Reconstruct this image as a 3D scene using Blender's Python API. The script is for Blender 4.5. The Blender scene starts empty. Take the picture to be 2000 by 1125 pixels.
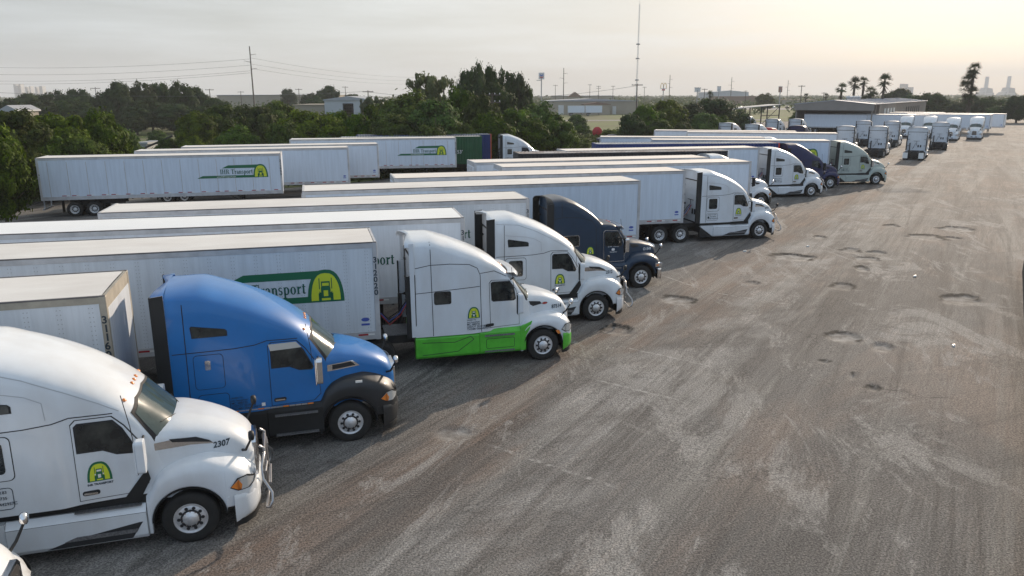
import bpy, bmesh, math, random
import numpy as np
from mathutils import Vector, Matrix
R = math.radians
SC = bpy.context.scene
COL = SC.collection
# ------------------------------------------------------------------ camera, sky, sun, exposure
CAM_H, PITCH, FPX = 8.202, 14.143, 1492.5
cd = bpy.data.cameras.new('camera'); cam = bpy.data.objects.new('camera', cd); COL.objects.link(cam)
cd.sensor_width = 36; cd.lens = FPX / 2000 * 36; cd.clip_start = .1; cd.clip_end = 12000
cam.location = (0, 0, CAM_H)
cam.rotation_euler = (Matrix.Rotation(R(90 - PITCH), 3, 'X') @ Matrix.Rotation(-0.0025, 3, 'Z')).to_euler()
SC.camera = cam
SUN_BEAR, SUN_EL = 32.5, 19.5          # degrees clockwise from +Y, degrees above the horizon
w = bpy.data.worlds.new('World'); SC.world = w; w.use_nodes = True
nt = w.node_tree; nt.nodes.clear()
def nn(t, ty, **k):
    n = t.nodes.new(ty)
    for a, b in k.items():
        if a in n.inputs: n.inputs[a].default_value = b
        else: setattr(n, a, b)
    return n
wo = nn(nt, 'ShaderNodeOutputWorld'); bg = nn(nt, 'ShaderNodeBackground', Strength=.12)
sky = nn(nt, 'ShaderNodeTexSky', sky_type='NISHITA', sun_disc=False)
sky.sun_elevation = R(SUN_EL); sky.sun_rotation = R(SUN_BEAR); sky.air_density = 1.2; sky.dust_density = 2.0; sky.altitude = 0
tc = nn(nt, 'ShaderNodeTexCoord'); mp = nn(nt, 'ShaderNodeMapping'); mp.inputs['Scale'].default_value = (1, 1, 9)
no = nn(nt, 'ShaderNodeTexNoise', Scale=4.2, Detail=6, Roughness=.55)
rp = nn(nt, 'ShaderNodeValToRGB'); rp.color_ramp.elements[0].position = .36; rp.color_ramp.elements[1].position = .72
rp.color_ramp.elements[0].color = (.88, .88, .88, 1); rp.color_ramp.elements[1].color = (.96, .96, .96, 1)
# a thin veil of high cloud: grey-white, mixed over the sky
veil = nn(nt, 'ShaderNodeMix', data_type='RGBA')
hs = nn(nt, 'ShaderNodeHueSaturation', Saturation=.9, Value=1.0)
veilc = nn(nt, 'ShaderNodeMix', data_type='RGBA')
veilc.blend_type = 'MULTIPLY'; veilc.inputs[0].default_value = 1
sdir = Vector((math.sin(R(SUN_BEAR)) * math.cos(R(SUN_EL)), math.cos(R(SUN_BEAR)) * math.cos(R(SUN_EL)), math.sin(R(SUN_EL))))
dt = nn(nt, 'ShaderNodeVectorMath', operation='DOT_PRODUCT'); dt.inputs[1].default_value = sdir
nz = nn(nt, 'ShaderNodeVectorMath', operation='NORMALIZE'); nt.links.new(tc.outputs['Generated'], nz.inputs[0]); nt.links.new(nz.outputs[0], dt.inputs[0])
mr = nn(nt, 'ShaderNodeMapRange'); mr.inputs[1].default_value = -1; nt.links.new(dt.outputs['Value'], mr.inputs[0])
gr = nn(nt, 'ShaderNodeValToRGB'); nt.links.new(mr.outputs[0], gr.inputs[0]); e = gr.color_ramp.elements
for i, (p_, c_) in enumerate(((0, (3.8, 5.3, 7.5)), (.5, (4.0, 5.0, 6.3)), (.72, (4.85, 5.2, 5.4)), (.86, (5.8, 6.0, 5.95)), (.945, (6.5, 6.5, 6.3)), (.985, (7.7, 7.4, 6.9)), (1, (9, 8.4, 7.6)))):
    q_ = e[i] if i < 2 else e.new(p_)
    q_.position = p_; q_.color = (*[k_ / 13 for k_ in c_], 1)
gm = nn(nt, 'ShaderNodeVectorMath', operation='SCALE'); gm.inputs['Scale'].default_value = 13; nt.links.new(gr.outputs[0], gm.inputs[0])
cloudv = nn(nt, 'ShaderNodeMapRange'); cloudv.inputs[1].default_value = .3; cloudv.inputs[2].default_value = .75; cloudv.inputs[3].default_value = .84; cloudv.inputs[4].default_value = 1.12
nt.links.new(no.outputs['Fac'], cloudv.inputs[0]); nt.links.new(gm.outputs[0], veilc.inputs[6])
nt.links.new(tc.outputs['Generated'], mp.inputs['Vector']); nt.links.new(mp.outputs[0], no.inputs['Vector'])
nt.links.new(no.outputs['Fac'], rp.inputs[0]); nt.links.new(sky.outputs[0], hs.inputs['Color'])
nt.links.new(hs.outputs[0], veil.inputs[6]); nt.links.new(cloudv.outputs[0], veilc.inputs[7]); nt.links.new(veilc.outputs[2], veil.inputs[7])
nt.links.new(rp.outputs[0], veil.inputs[0]); nt.links.new(veil.outputs[2], bg.inputs['Color']); nt.links.new(bg.outputs[0], wo.inputs[0])
sl = bpy.data.lights.new('sun', 'SUN'); sl.energy = 4.6; sl.angle = R(.7); sl.color = (1, .83, .66)
sun = bpy.data.objects.new('sun', sl); COL.objects.link(sun)
sd = Vector((math.sin(R(SUN_BEAR)) * math.cos(R(SUN_EL)), math.cos(R(SUN_BEAR)) * math.cos(R(SUN_EL)), math.sin(R(SUN_EL))))
sun.rotation_euler = sd.to_track_quat('Z', 'Y').to_euler(); sun.location = (40, 0, 60)
SC.view_settings.view_transform = 'Standard'; SC.view_settings.look = 'None'; SC.view_settings.exposure = .12; SC.view_settings.gamma = 1
SC.cycles.max_bounces = 6; SC.cycles.volume_bounces = 0; SC.cycles.transparent_max_bounces = 8

# ------------------------------------------------------------------ placing helpers
CP, SP = math.cos(R(PITCH)), math.sin(R(PITCH))
def at(u, D, z=0.0):
    """ground x for a photo column u at forward distance D"""
    return (u - 1000) / FPX * (D * CP - (z - CAM_H) * SP)
def zt_(v, D):
    b = v - 562.5
    return CAM_H + D * (b * CP + FPX * SP) / (b * SP - FPX * CP)

# ------------------------------------------------------------------ materials
MATS = {}
def mat(name, col=(.5, .5, .5), rough=.5, metal=0., coat=0., var=.0, vs=1.5, bump=0., bs=40., emis=0, trans=0., stretch=(1, 1, 1), col2=None, spec=.5):
    if name in MATS: return MATS[name]
    m = bpy.data.materials.new(name); m.use_nodes = True; t = m.node_tree; b = t.nodes['Principled BSDF']
    b.inputs['Base Color'].default_value = (*col, 1); b.inputs['Roughness'].default_value = rough; b.inputs['Metallic'].default_value = metal
    b.inputs['Coat Weight'].default_value = coat; b.inputs['Coat Roughness'].default_value = .06; b.inputs['Specular IOR Level'].default_value = spec
    if emis: b.inputs['Emission Color'].default_value = (*col, 1); b.inputs['Emission Strength'].default_value = emis
    if var or bump:
        c = nn(t, 'ShaderNodeTexCoord'); p = nn(t, 'ShaderNodeMapping'); p.inputs['Scale'].default_value = stretch
        t.links.new(c.outputs['Object'], p.inputs[0])
    if var:
        n = nn(t, 'ShaderNodeTexNoise', Scale=vs, Detail=5, Roughness=.6); t.links.new(p.outputs[0], n.inputs['Vector'])
        r = nn(t, 'ShaderNodeValToRGB'); c2 = col2 or tuple(x * (1 - var) for x in col)
        r.color_ramp.elements[0].position = .32; r.color_ramp.elements[1].position = .62
        r.color_ramp.elements[0].color = (*c2, 1); r.color_ramp.elements[1].color = (*col, 1)
        t.links.new(n.outputs['Fac'], r.inputs[0]); t.links.new(r.outputs[0], b.inputs['Base Color'])
        mr = nn(t, 'ShaderNodeMapRange'); mr.inputs[3].default_value = min(1, rough + .15); mr.inputs[4].default_value = rough
        t.links.new(n.outputs['Fac'], mr.inputs[0]); t.links.new(mr.outputs[0], b.inputs['Roughness'])
    if bump:
        n = nn(t, 'ShaderNodeTexNoise', Scale=bs, Detail=4); t.links.new(p.outputs[0], n.inputs['Vector'])
        bp = nn(t, 'ShaderNodeBump', Strength=bump, Distance=.02); t.links.new(n.outputs['Fac'], bp.inputs['Height']); t.links.new(bp.outputs[0], b.inputs['Normal'])
    MATS[name] = m; return m
def M(n): return MATS[n]
mat('white_paint', (.67, .71, .75), .28, 0, .6, .12, 1.6, stretch=(1, 1, .4), col2=(.60, .62, .64))
mat('blue_paint', (.004, .150, .45), .3, 0, .45, .12, 1.4)
mat('dark_blue_paint', (.006, .027, .062), .3, 0, .15, .2, 1.4)
mat('navy_paint', (.005, .008, .07), .3, 0, .15, .2, 1.4)
mat('sage_paint', (.40, .45, .41), .35, 0, .4, .1, 1.4)
mat('green_plastic', (.085, .50, .03), .38, 0, .3, .25, 2.5)
mat('black_plastic', (.011, .012, .013), .5, 0, 0, .3, 3)
mat('dark_plastic', (.020, .022, .025), .42, 0, .2, .25, 3)
mat('seam', (.018, .018, .02), .7); mat('crease_shade', (.42, .43, .45), .6)  # second one: shade along body creases, painted as thin grey strips
mat('glass', (.010, .013, .015), .06, 0, .3, .5, 2.4, col2=(.050, .055, .050))
mat('windshield_glass', (.05, .075, .07), .07, 0, .5, .45, 2.2, stretch=(1, 1, .6))
mat('chrome', (.75, .75, .76), .16, 1)
mat('aluminium', (.62, .62, .63), .32, .9, 0, .25, 3)
mat('rubber', (.011, .011, .011), .75, 0, 0, .3, 5, col2=(.024, .022, .020))
mat('rim', (.74, .74, .75), .32, .6, 0, .3, 6)
mat('white_rim', (.6, .6, .6), .45, 0, 0, .3, 6)
mat('frame', (.018, .018, .02), .6, 0, 0, .4, 3, col2=(.04, .032, .027))
mat('trailer_roof', (.72, .70, .66), .55, 0, 0, .10, .35, stretch=(1, 2.5, 1), col2=(.62, .59, .55))
mat('trailer_roof_tan', (.76, .71, .65), .6, 0, 0, .16, .35, stretch=(1, 2.5, 1), col2=(.66, .60, .54))
mat('trailer_roof_white', (.82, .83, .82), .5, 0, 0, .06, .35)
mat('rail', (.56, .56, .57), .45, .3, 0, .25, 2); mat('guard_tube', (.40, .40, .41), .3, .8)
mat('dark_rail', (.16, .15, .15), .5, .4, 0, .3, 2)
mat('beige_rail', (.42, .38, .31), .5, .2, 0, .3, 2)
mat('red_tape', (.36, .02, .025), .4); mat('white_tape', (.75, .75, .72), .4)
mat('amber', (.75, .22, .03), .25, 0, .8); mat('lens', (.62, .63, .62), .12, .3, .8)
mat('orange_mark', (.75, .22, .05), .5); mat('sunshade', (.5, .49, .46), .7)
mat('logo_green', (.010, .13, .055), .45); mat('logo_yellow', (.60, .66, .03), .45)
mat('ink', (.02, .035, .05), .6); mat('ink_white', (.72, .74, .76), .6); mat('ink_green', (.012, .10, .07), .5)
mat('sticker_blue', (.06, .10, .40), .5); mat('tread_plate', (.25, .25, .26), .45, .6, 0, .5, 30)
mat('red_paint', (.45, .03, .03), .45, 0, .3, .2)
mat('leaf_trim_interior', (.45, .42, .34), .8)
def trailer_skin(name, col, pitch=.61, rivets=True, streak=.1):
    m = bpy.data.materials.new(name); m.use_nodes = True; t = m.node_tree; b = t.nodes['Principled BSDF']; L = t.links.new
    b.inputs['Roughness'].default_value = .42; b.inputs['Coat Weight'].default_value = .15
    c = nn(t, 'ShaderNodeTexCoord'); s = nn(t, 'ShaderNodeSeparateXYZ'); L(c.outputs['Object'], s.inputs[0])
    p = nn(t, 'ShaderNodeMapping'); p.inputs['Scale'].default_value = (3.2, 3.2, .22); L(c.outputs['Object'], p.inputs[0])
    n = nn(t, 'ShaderNodeTexNoise', Scale=1.7, Detail=5, Roughness=.65); L(p.outputs[0], n.inputs['Vector'])
    r = nn(t, 'ShaderNodeValToRGB'); r.color_ramp.elements[0].position = .3; r.color_ramp.elements[1].position = .6
    r.color_ramp.elements[0].color = (*[x * (1 - streak) for x in col], 1); r.color_ramp.elements[1].color = (*col, 1); L(n.outputs['Fac'], r.inputs[0])
    def math_(op, a, bb=None, cc=None):
        q = nn(t, 'ShaderNodeMath', operation=op)
        for i, x in enumerate((a, bb, cc)):
            if x is None: continue
            if isinstance(x, (int, float)): q.inputs[i].default_value = x
            else: L(x, q.inputs[i])
        return q.outputs[0]
    def dots(src, pit, rad):      # distance to the nearest multiple of pit
        f = math_('FRACT', math_('DIVIDE', src, pit)); return math_('MULTIPLY', math_('ABSOLUTE', math_('SUBTRACT', f, .5)), pit)
    out = r.outputs[0]
    if rivets:
        dx = dots(s.outputs[0], pitch, 0); dx2 = math_('ABSOLUTE', math_('SUBTRACT', dx, .035))
        dz = dots(s.outputs[2], .10, 0)
        rr = math_('SQRT', math_('ADD', math_('POWER', dx2, 2.), math_('POWER', dz, 2.)))
        k = math_('LESS_THAN', rr, .0105)
        mx = nn(t, 'ShaderNodeMix', data_type='RGBA'); mx.inputs[7].default_value = (.22, .22, .23, 1)
        L(math_('MULTIPLY', k, .75), mx.inputs[0]); L(out, mx.inputs[6]); out = mx.outputs[2]
    L(out, b.inputs['Base Color'])
    nb = nn(t, 'ShaderNodeTexNoise', Scale=.9, Detail=2); L(c.outputs['Object'], nb.inputs['Vector'])
    bp = nn(t, 'ShaderNodeBump', Strength=.25, Distance=.03); L(nb.outputs['Fac'], bp.inputs['Height']); L(bp.outputs[0], b.inputs['Normal'])
    MATS[name] = m; return m
trailer_skin('skin_rivet', (.64, .68, .72), streak=.16); trailer_skin('skin_smooth', (.72, .76, .81), rivets=False, streak=.12)
trailer_skin('skin_bluish', (.63, .71, .81), rivets=False, streak=.14)

# ------------------------------------------------------------------ mesh helpers
class MB:
    def __init__(s): s.v = []; s.f = []; s.m = []; s.ms = []; s.sm = []
    def mi(s, m):
        m = M(m) if isinstance(m, str) else m
        if m not in s.ms: s.ms.append(m)
        return s.ms.index(m)
    def add(s, vs, fs, m, smooth=False):
        o = len(s.v); s.v += [tuple(p) for p in vs]; i = s.mi(m)
        for f in fs: s.f.append(tuple(o + k for k in f)); s.m.append(i); s.sm.append(smooth)
        return s
    def box(s, c, d, m, rz=0, ry=0):
        hx, hy, hz = d[0] / 2, d[1] / 2, d[2] / 2; cr, sr = math.cos(rz), math.sin(rz); cy, sy = math.cos(ry), math.sin(ry); vs = []
        for x in (-hx, hx):
            for y in (-hy, hy):
                for z in (-hz, hz):
                    X = x * cy + z * sy; Z = -x * sy + z * cy
                    vs.append((c[0] + X * cr - y * sr, c[1] + X * sr + y * cr, c[2] + Z))
        return s.add(vs, [(0, 1, 3, 2), (4, 6, 7, 5), (0, 4, 5, 1), (2, 3, 7, 6), (0, 2, 6, 4), (1, 5, 7, 3)], m)
    def bb(s, x0, x1, y0, y1, z0, z1, m): return s.box(((x0 + x1) / 2, (y0 + y1) / 2, (z0 + z1) / 2), (abs(x1 - x0), abs(y1 - y0), abs(z1 - z0)), m)
    def tube(s, pts, r, m, n=8, cap=True):
        pts = [Vector(p) for p in pts]; k = len(pts); rs = r if isinstance(r, (list, tuple)) else [r] * k; vs = []; up = Vector((0, 0, 1))
        for i, p in enumerate(pts):
            d = (pts[min(i + 1, k - 1)] - pts[max(i - 1, 0)]).normalized()
            a = d.cross(up if abs(d.z) < .95 else Vector((1, 0, 0))).normalized(); b = a.cross(d).normalized()
            for j in range(n):
                t = 2 * math.pi * j / n; vs.append(p + (a * math.cos(t) + b * math.sin(t)) * rs[i])
        fs = [(i * n + j, i * n + (j + 1) % n, (i + 1) * n + (j + 1) % n, (i + 1) * n + j) for i in range(k - 1) for j in range(n)]
        s.add(vs, fs, m, True)
        if cap: s.add(vs[:n], [tuple(range(n))[::-1]], m); s.add(vs[-n:], [tuple(range(n))], m)
        return s
    def lathe(s, prof, m, n=32, c=(0, 0, 0), ax='y'):
        vs = []
        for (a, r) in prof:
            for j in range(n):
                t = 2 * math.pi * j / n; x, z = r * math.cos(t), r * math.sin(t)
                p = (x, a, z) if ax == 'y' else ((x, z, a) if ax == 'z' else (a, x, z)); vs.append((c[0] + p[0], c[1] + p[1], c[2] + p[2]))
        fs = [(i * n + j, i * n + (j + 1) % n, (i + 1) * n + (j + 1) % n, (i + 1) * n + j) for i in range(len(prof) - 1) for j in range(n)]
        return s.add(vs, fs, m, True)
    def prism(s, poly, a0, a1, m, ax='y', smooth=False):
        """poly in the two other axes, extruded a0..a1 along ax"""
        def P(q, a): return (q[0], a, q[1]) if ax == 'y' else ((q[0], q[1], a) if ax == 'z' else (a, q[0], q[1]))
        n = len(poly); vs = [P(q, a0) for q in poly] + [P(q, a1) for q in poly]
        s.add(vs, [(i, (i + 1) % n, n + (i + 1) % n, n + i) for i in range(n)], m, smooth)
        s.add(vs[:n], [tuple(range(n))], m); s.add(vs[n:], [tuple(range(n))[::-1]], m); return s
    def grid(s, rows, m, smooth=True, close=False):
        nr, nc = len(rows), len(rows[0]); vs = [p for r in rows for p in r]
        fs = [(i * nc + j, i * nc + j + 1, (i + 1) * nc + j + 1, (i + 1) * nc + j) for i in range(nr - 1) for j in range(nc - 1)]
        return s.add(vs, fs, m, smooth)
    def mesh(s, name):
        me = bpy.data.meshes.new(name); me.from_pydata(s.v, [], s.f)
        for x in s.ms: me.materials.append(x)
        me.polygons.foreach_set('material_index', s.m); me.polygons.foreach_set('use_smooth', s.sm); me.update(); return me
    def build(s, name, parent=None, bevel=0, fixn=False):
        me = s.mesh(name)
        if fixn or bevel:
            b = bmesh.new(); b.from_mesh(me); bmesh.ops.remove_doubles(b, verts=b.verts, dist=1e-5); bmesh.ops.recalc_face_normals(b, faces=b.faces)
            if bevel:
                es = [e for e in b.edges if len(e.link_faces) == 2 and e.calc_face_angle(0) > .6]
                if es: bmesh.ops.bevel(b, geom=es, offset=bevel, offset_type='OFFSET', segments=2, profile=.5, affect='EDGES', clamp_overlap=True)
            b.to_mesh(me); b.free(); me.validate()
        o = bpy.data.objects.new(name, me); COL.objects.link(o)
        if parent: o.parent = parent
        return o
def empty(name, loc=(0, 0, 0), rz=0): 
    o = bpy.data.objects.new(name, None); COL.objects.link(o); o.location = loc; o.rotation_euler = (0, 0, rz); o.empty_display_size = .3; return o
def tag(o, label=None, cat=None, group=None, kind=None):
    for k, v in (('label', label), ('category', cat), ('group', group), ('kind', kind)):
        if v: o[k] = v
    return o
KIDS = {}
def copy_tree(o, parent=None):
    c = o.copy(); COL.objects.link(c); c.parent = parent
    for ch in o.children: copy_tree(ch, c)
    return c
def pchip(xs, ys, x):
    """monotone cubic through the keys"""
    xs = list(xs); ys = list(ys); n = len(xs)
    if x <= xs[0]: return ys[0]
    if x >= xs[-1]: return ys[-1]
    h = [xs[i + 1] - xs[i] for i in range(n - 1)]; d = [(ys[i + 1] - ys[i]) / h[i] for i in range(n - 1)]
    m = [d[0]] + [0 if d[i - 1] * d[i] <= 0 else 2 * d[i - 1] * d[i] / (d[i - 1] + d[i]) for i in range(1, n - 1)] + [d[-1]]
    i = max(k for k in range(n - 1) if xs[k] <= x); t = (x - xs[i]) / h[i]
    return (2 * t**3 - 3 * t**2 + 1) * ys[i] + (t**3 - 2 * t**2 + t) * h[i] * m[i] + (-2 * t**3 + 3 * t**2) * ys[i + 1] + (t**3 - t**2) * h[i] * m[i + 1]
class Loft:
    """body whose section changes along x; key = (x, bottom, shoulder, top, half width low, half width at shoulder)"""
    def __init__(s, keys, n=3.0): s.k = keys; s.n = n; s.a = n; s.c = {}
    def at(s, x):
        x = round(x, 4)
        if x not in s.c: s.c[x] = [pchip([k[0] for k in s.k], [k[i] for k in s.k], x) for i in range(1, 6)]
        return s.c[x]
    def side(s, x, z):
        zb, zs, zt, w, wt = s.at(x)
        if z <= zs: return w + (wt - w) * max(0, (z - zb) / (zs - zb))
        q = min(1, (z - zs) / (zt - zs)); return wt * (1 - q**s.a)**(1 / s.n)
    def topz(s, x, y):
        zb, zs, zt, w, wt = s.at(x); q = abs(y) / wt
        return -9 if q >= 1 else zs + (zt - zs) * (1 - q**s.n)**(1 / s.a)
    def nose(s, y, z, x0, x1):
        a, b = x0, x1     # inside at a, outside at b
        for _ in range(24):
            c = (a + b) / 2
            if s.topz(c, y) > z: a = c
            else: b = c
        return a
    def mesh(s, mb, m, step=.07, ns=6, nc=9, caps=(True, True), extra=()):
        x0, x1 = s.k[0][0], s.k[-1][0]; cnt = int((x1 - x0) / step); xs = [x0 + (x1 - x0) * i / cnt for i in range(cnt + 1)]; rows = []
        for x in xs:
            zb, zs, zt, w, wt = s.at(x); r = []
            for i in range(ns): t = i / ns; r.append((w + (wt - w) * t, zb + (zs - zb) * t))
            for i in range(nc + 1):
                th = math.pi / 2 * i / nc; r.append((wt * math.cos(th)**(2 / s.n) if i < nc else 0, zs + (zt - zs) * math.sin(th)**(2 / s.a)))
            rows.append([(x, -a, b) for a, b in r] + [(x, a, b) for a, b in r[-2::-1]])
        mb.grid(rows, m)
        for i, q in ((0, caps[0]), (-1, caps[1])):
            if q: mb.add(rows[i], [tuple(range(len(rows[i])))], m)
        return mb
def conform(polys, fn, step=.12):
    """2D polygons cut into a fine grid, each vertex placed by fn(x, z)"""
    b = bmesh.new()
    for poly in polys:
        vs = [b.verts.new((p[0], 0, p[1])) for p in poly]
        if len(vs) > 2: b.faces.new(vs)
    if step:
        bmesh.ops.triangulate(b, faces=b.faces[:])
        xs = [v.co.x for v in b.verts]; zs = [v.co.z for v in b.verts]
        for lo, hi, no in ((min(xs), max(xs), (1, 0, 0)), (min(zs), max(zs), (0, 0, 1))):
            k = math.ceil(lo / step)
            while k * step < hi:
                bmesh.ops.bisect_plane(b, geom=b.verts[:] + b.edges[:] + b.faces[:], plane_co=[c * k * step for c in no], plane_no=no); k += 1
    b.verts.index_update(); out = ([fn(v.co.x, v.co.z) for v in b.verts], [tuple(v.index for v in f.verts) for f in b.faces]); b.free(); return out
def rrect(x0, x1, z0, z1, r=.06, n=4):
    o = []
    for cx, cz, a in ((x1 - r, z1 - r, 0), (x0 + r, z1 - r, 90), (x0 + r, z0 + r, 180), (x1 - r, z0 + r, 270)):
        for i in range(n + 1): t = R(a + 90 * i / n); o.append((cx + r * math.cos(t), cz + r * math.sin(t)))
    return o
def strip(pts, w):
    """polyline to quads of width w"""
    o = []
    for (a, b), (c, d) in zip(pts, pts[1:]):
        L = math.hypot(c - a, d - b) or 1; nx, nz = -(d - b) / L * w / 2, (c - a) / L * w / 2
        o.append([(a + nx, b + nz), (c + nx, d + nz), (c - nx, d - nz), (a - nx, b - nz)])
    return o
def shrink(poly, d):
    cx = sum(p[0] for p in poly) / len(poly); cz = sum(p[1] for p in poly) / len(poly); o = []
    for x, z in poly:
        o.append((x - math.copysign(min(d, abs(x - cx)), x - cx), z - math.copysign(min(d, abs(z - cz)), z - cz)))
    return o
TXT = {}
def text2d(s, size, bold=.0, track=1.0):
    k = (s, size, bold, track)
    if k not in TXT:
        c = bpy.data.curves.new('lettering', 'FONT'); c.body = s; c.size = size; c.offset = bold; c.space_character = track; c.resolution_u = 3; c.fill_mode = 'BOTH'
        o = bpy.data.objects.new('lettering', c)
        me = bpy.data.meshes.new_from_object(o)
        TXT[k] = ([(v.co.x, v.co.y) for v in me.vertices], [tuple(p.vertices) for p in me.polygons])
        bpy.data.objects.remove(o); bpy.data.curves.remove(c); bpy.data.meshes.remove(me)
    return TXT[k]
def put_text(mb, s, size, x, z, fn, m, bold=0, slant=0, sx=1, center=False):
    vs, fs = text2d(s, size, bold)
    if not vs: return
    dx = -(max(v[0] for v in vs) * sx) / 2 if center else 0
    mb.add([fn(x + dx + a * sx + slant * b, z + b) for a, b in vs], fs, m)
def ell(cx, cz, rx, rz, a0, a1, n): return [(cx + rx * math.cos(R(a0 + (a1 - a0) * i / n)), cz + rz * math.sin(R(a0 + (a1 - a0) * i / n))) for i in range(n + 1)]
def ring(cx, cz, rx, rz, ix, iz, a0=0, a1=360, n=12):
    o = ell(cx, cz, rx, rz, a0, a1, n); i = ell(cx, cz, ix, iz, a0, a1, n); return [[o[k], o[k + 1], i[k + 1], i[k]] for k in range(n)]
def rc(x0, x1, z0, z1): return [(x0, z0), (x1, z0), (x1, z1), (x0, z1)]
GL = {'I': (.44, [rc(.1, .32, 0, 1), rc(0, .42, 0, .06), rc(0, .42, .94, 1)]),
 'H': (.98, [rc(.1, .31, 0, 1), rc(.63, .84, 0, 1), rc(0, .41, 0, .06), rc(0, .41, .94, 1), rc(.53, .94, 0, .06), rc(.53, .94, .94, 1), rc(.31, .63, .47, .55)]),
 'R': (.94, [rc(.1, .31, 0, 1), rc(0, .41, 0, .06), rc(0, .31, .94, 1), rc(.31, .42, .93, 1), rc(.31, .42, .46, .53), [(.40, .48), (.60, .50), (.92, 0), (.68, 0)]] + ring(.42, .73, .32, .27, .13, .2, -90, 90, 8)),
 'T': (.84, [rc(.3, .52, 0, 1), rc(0, .82, .92, 1), rc(0, .07, .72, .92), rc(.75, .82, .72, .92), rc(.2, .62, 0, .06)]),
 'r': (.50, [rc(.08, .26, 0, .66), rc(0, .34, 0, .05), rc(0, .1, .61, .66), [(.26, .45), (.26, .6), (.4, .68), (.48, .62), (.44, .5), (.36, .5)]]),
 'a': (.58, [rc(.32, .5, 0, .5), rc(.5, .57, 0, .06)] + ring(.26, .46, .24, .22, .07, .15, 0, 165, 8) + ring(.24, .19, .22, .2, .07, .13, 0, 360, 10)),
 'n': (.68, [rc(.08, .26, 0, .64), rc(.42, .6, 0, .42), rc(0, .34, 0, .05), rc(.36, .67, 0, .05), rc(0, .1, .6, .65)] + ring(.36, .42, .24, .25, .08, .16, 0, 150, 8)),
 's': (.48, ring(.23, .49, .21, .19, .08, .1, 30, 270, 9) + ring(.23, .19, .22, .21, .07, .11, 90, -150, 9)),
 'p': (.68, [rc(.08, .26, -.3, .65), rc(0, .36, -.3, -.25), rc(0, .1, .6, .65)] + ring(.34, .33, .30, .35, .11, .27, -150, 150, 12)),
 'o': (.64, ring(.31, .33, .30, .35, .11, .28, 0, 360, 14)),
 't': (.44, [rc(.1, .28, .08, .86), rc(0, .4, .59, .66), [(.1, .08), (.18, 0), (.34, 0), (.42, .1), (.38, .12), (.28, .09), (.28, .2), (.1, .2)]])}
def serif(mb, s, h, x, z, fn, m):
    for ch in s:
        if ch == ' ': x += .30 * h; continue
        wd, ps = GL[ch]
        for p in ps: mb.add([fn(x + a * h * .80, z + b * h) for a, b in p], [tuple(range(len(p)))], m)
        x += (wd + .03) * h * .80
    return x
def arch(cx, z0, w, h, n=16): return [(cx + w / 2 * math.cos(math.pi * i / n)**1 if False else cx + w / 2 * math.copysign(abs(math.cos(math.pi * i / n))**.75, math.cos(math.pi * i / n)), z0 + h * math.sin(math.pi * i / n)**.95) for i in range(n + 1)]
def emblem(mb, cx, z0, w, fn, fine=True):
    """arch emblem with a front-view lorry"""
    h = w * .93; e = [0, .002, .004]
    def lay(k): return lambda x, z: fn(x, z, k * .0025)
    def put(poly, m, k, st=.12):
        vs, fs = conform([poly], lay(k), st if w < .8 else None); mb.add(vs, fs, m)
    put(arch(cx, z0, w, h), 'logo_green', 0); put(arch(cx, z0 + .05 * h, w * .80, h * .84), 'logo_yellow', 1)
    u = w * .5
    for x0, x1, a, b in ((-.34, .34, .12, .30), (-.26, .26, .28, .46), (-.24, .24, .46, .64), (-.40, -.24, .05, .28), (.24, .40, .05, .28), (-.36, -.31, .3, .74), (.31, .36, .3, .74)):
        put(rc(cx + x0 * u, cx + x1 * u, z0 + a * h, z0 + b * h), 'logo_green', 2)
    if fine:
        m_ = 'white_tape' if w < .8 else 'logo_yellow'
        put(rc(cx - .18 * u, cx + .18 * u, z0 + .50 * h, z0 + .59 * h), m_, 3); put(rc(cx - .12 * u, cx + .12 * u, z0 + .18 * h, z0 + .36 * h), m_, 3)
        for q in (-.32, .32): put(rc(cx + q * u - .05 * u, cx + q * u + .05 * u, z0 + .33 * h, z0 + .40 * h), m_, 3)
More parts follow.
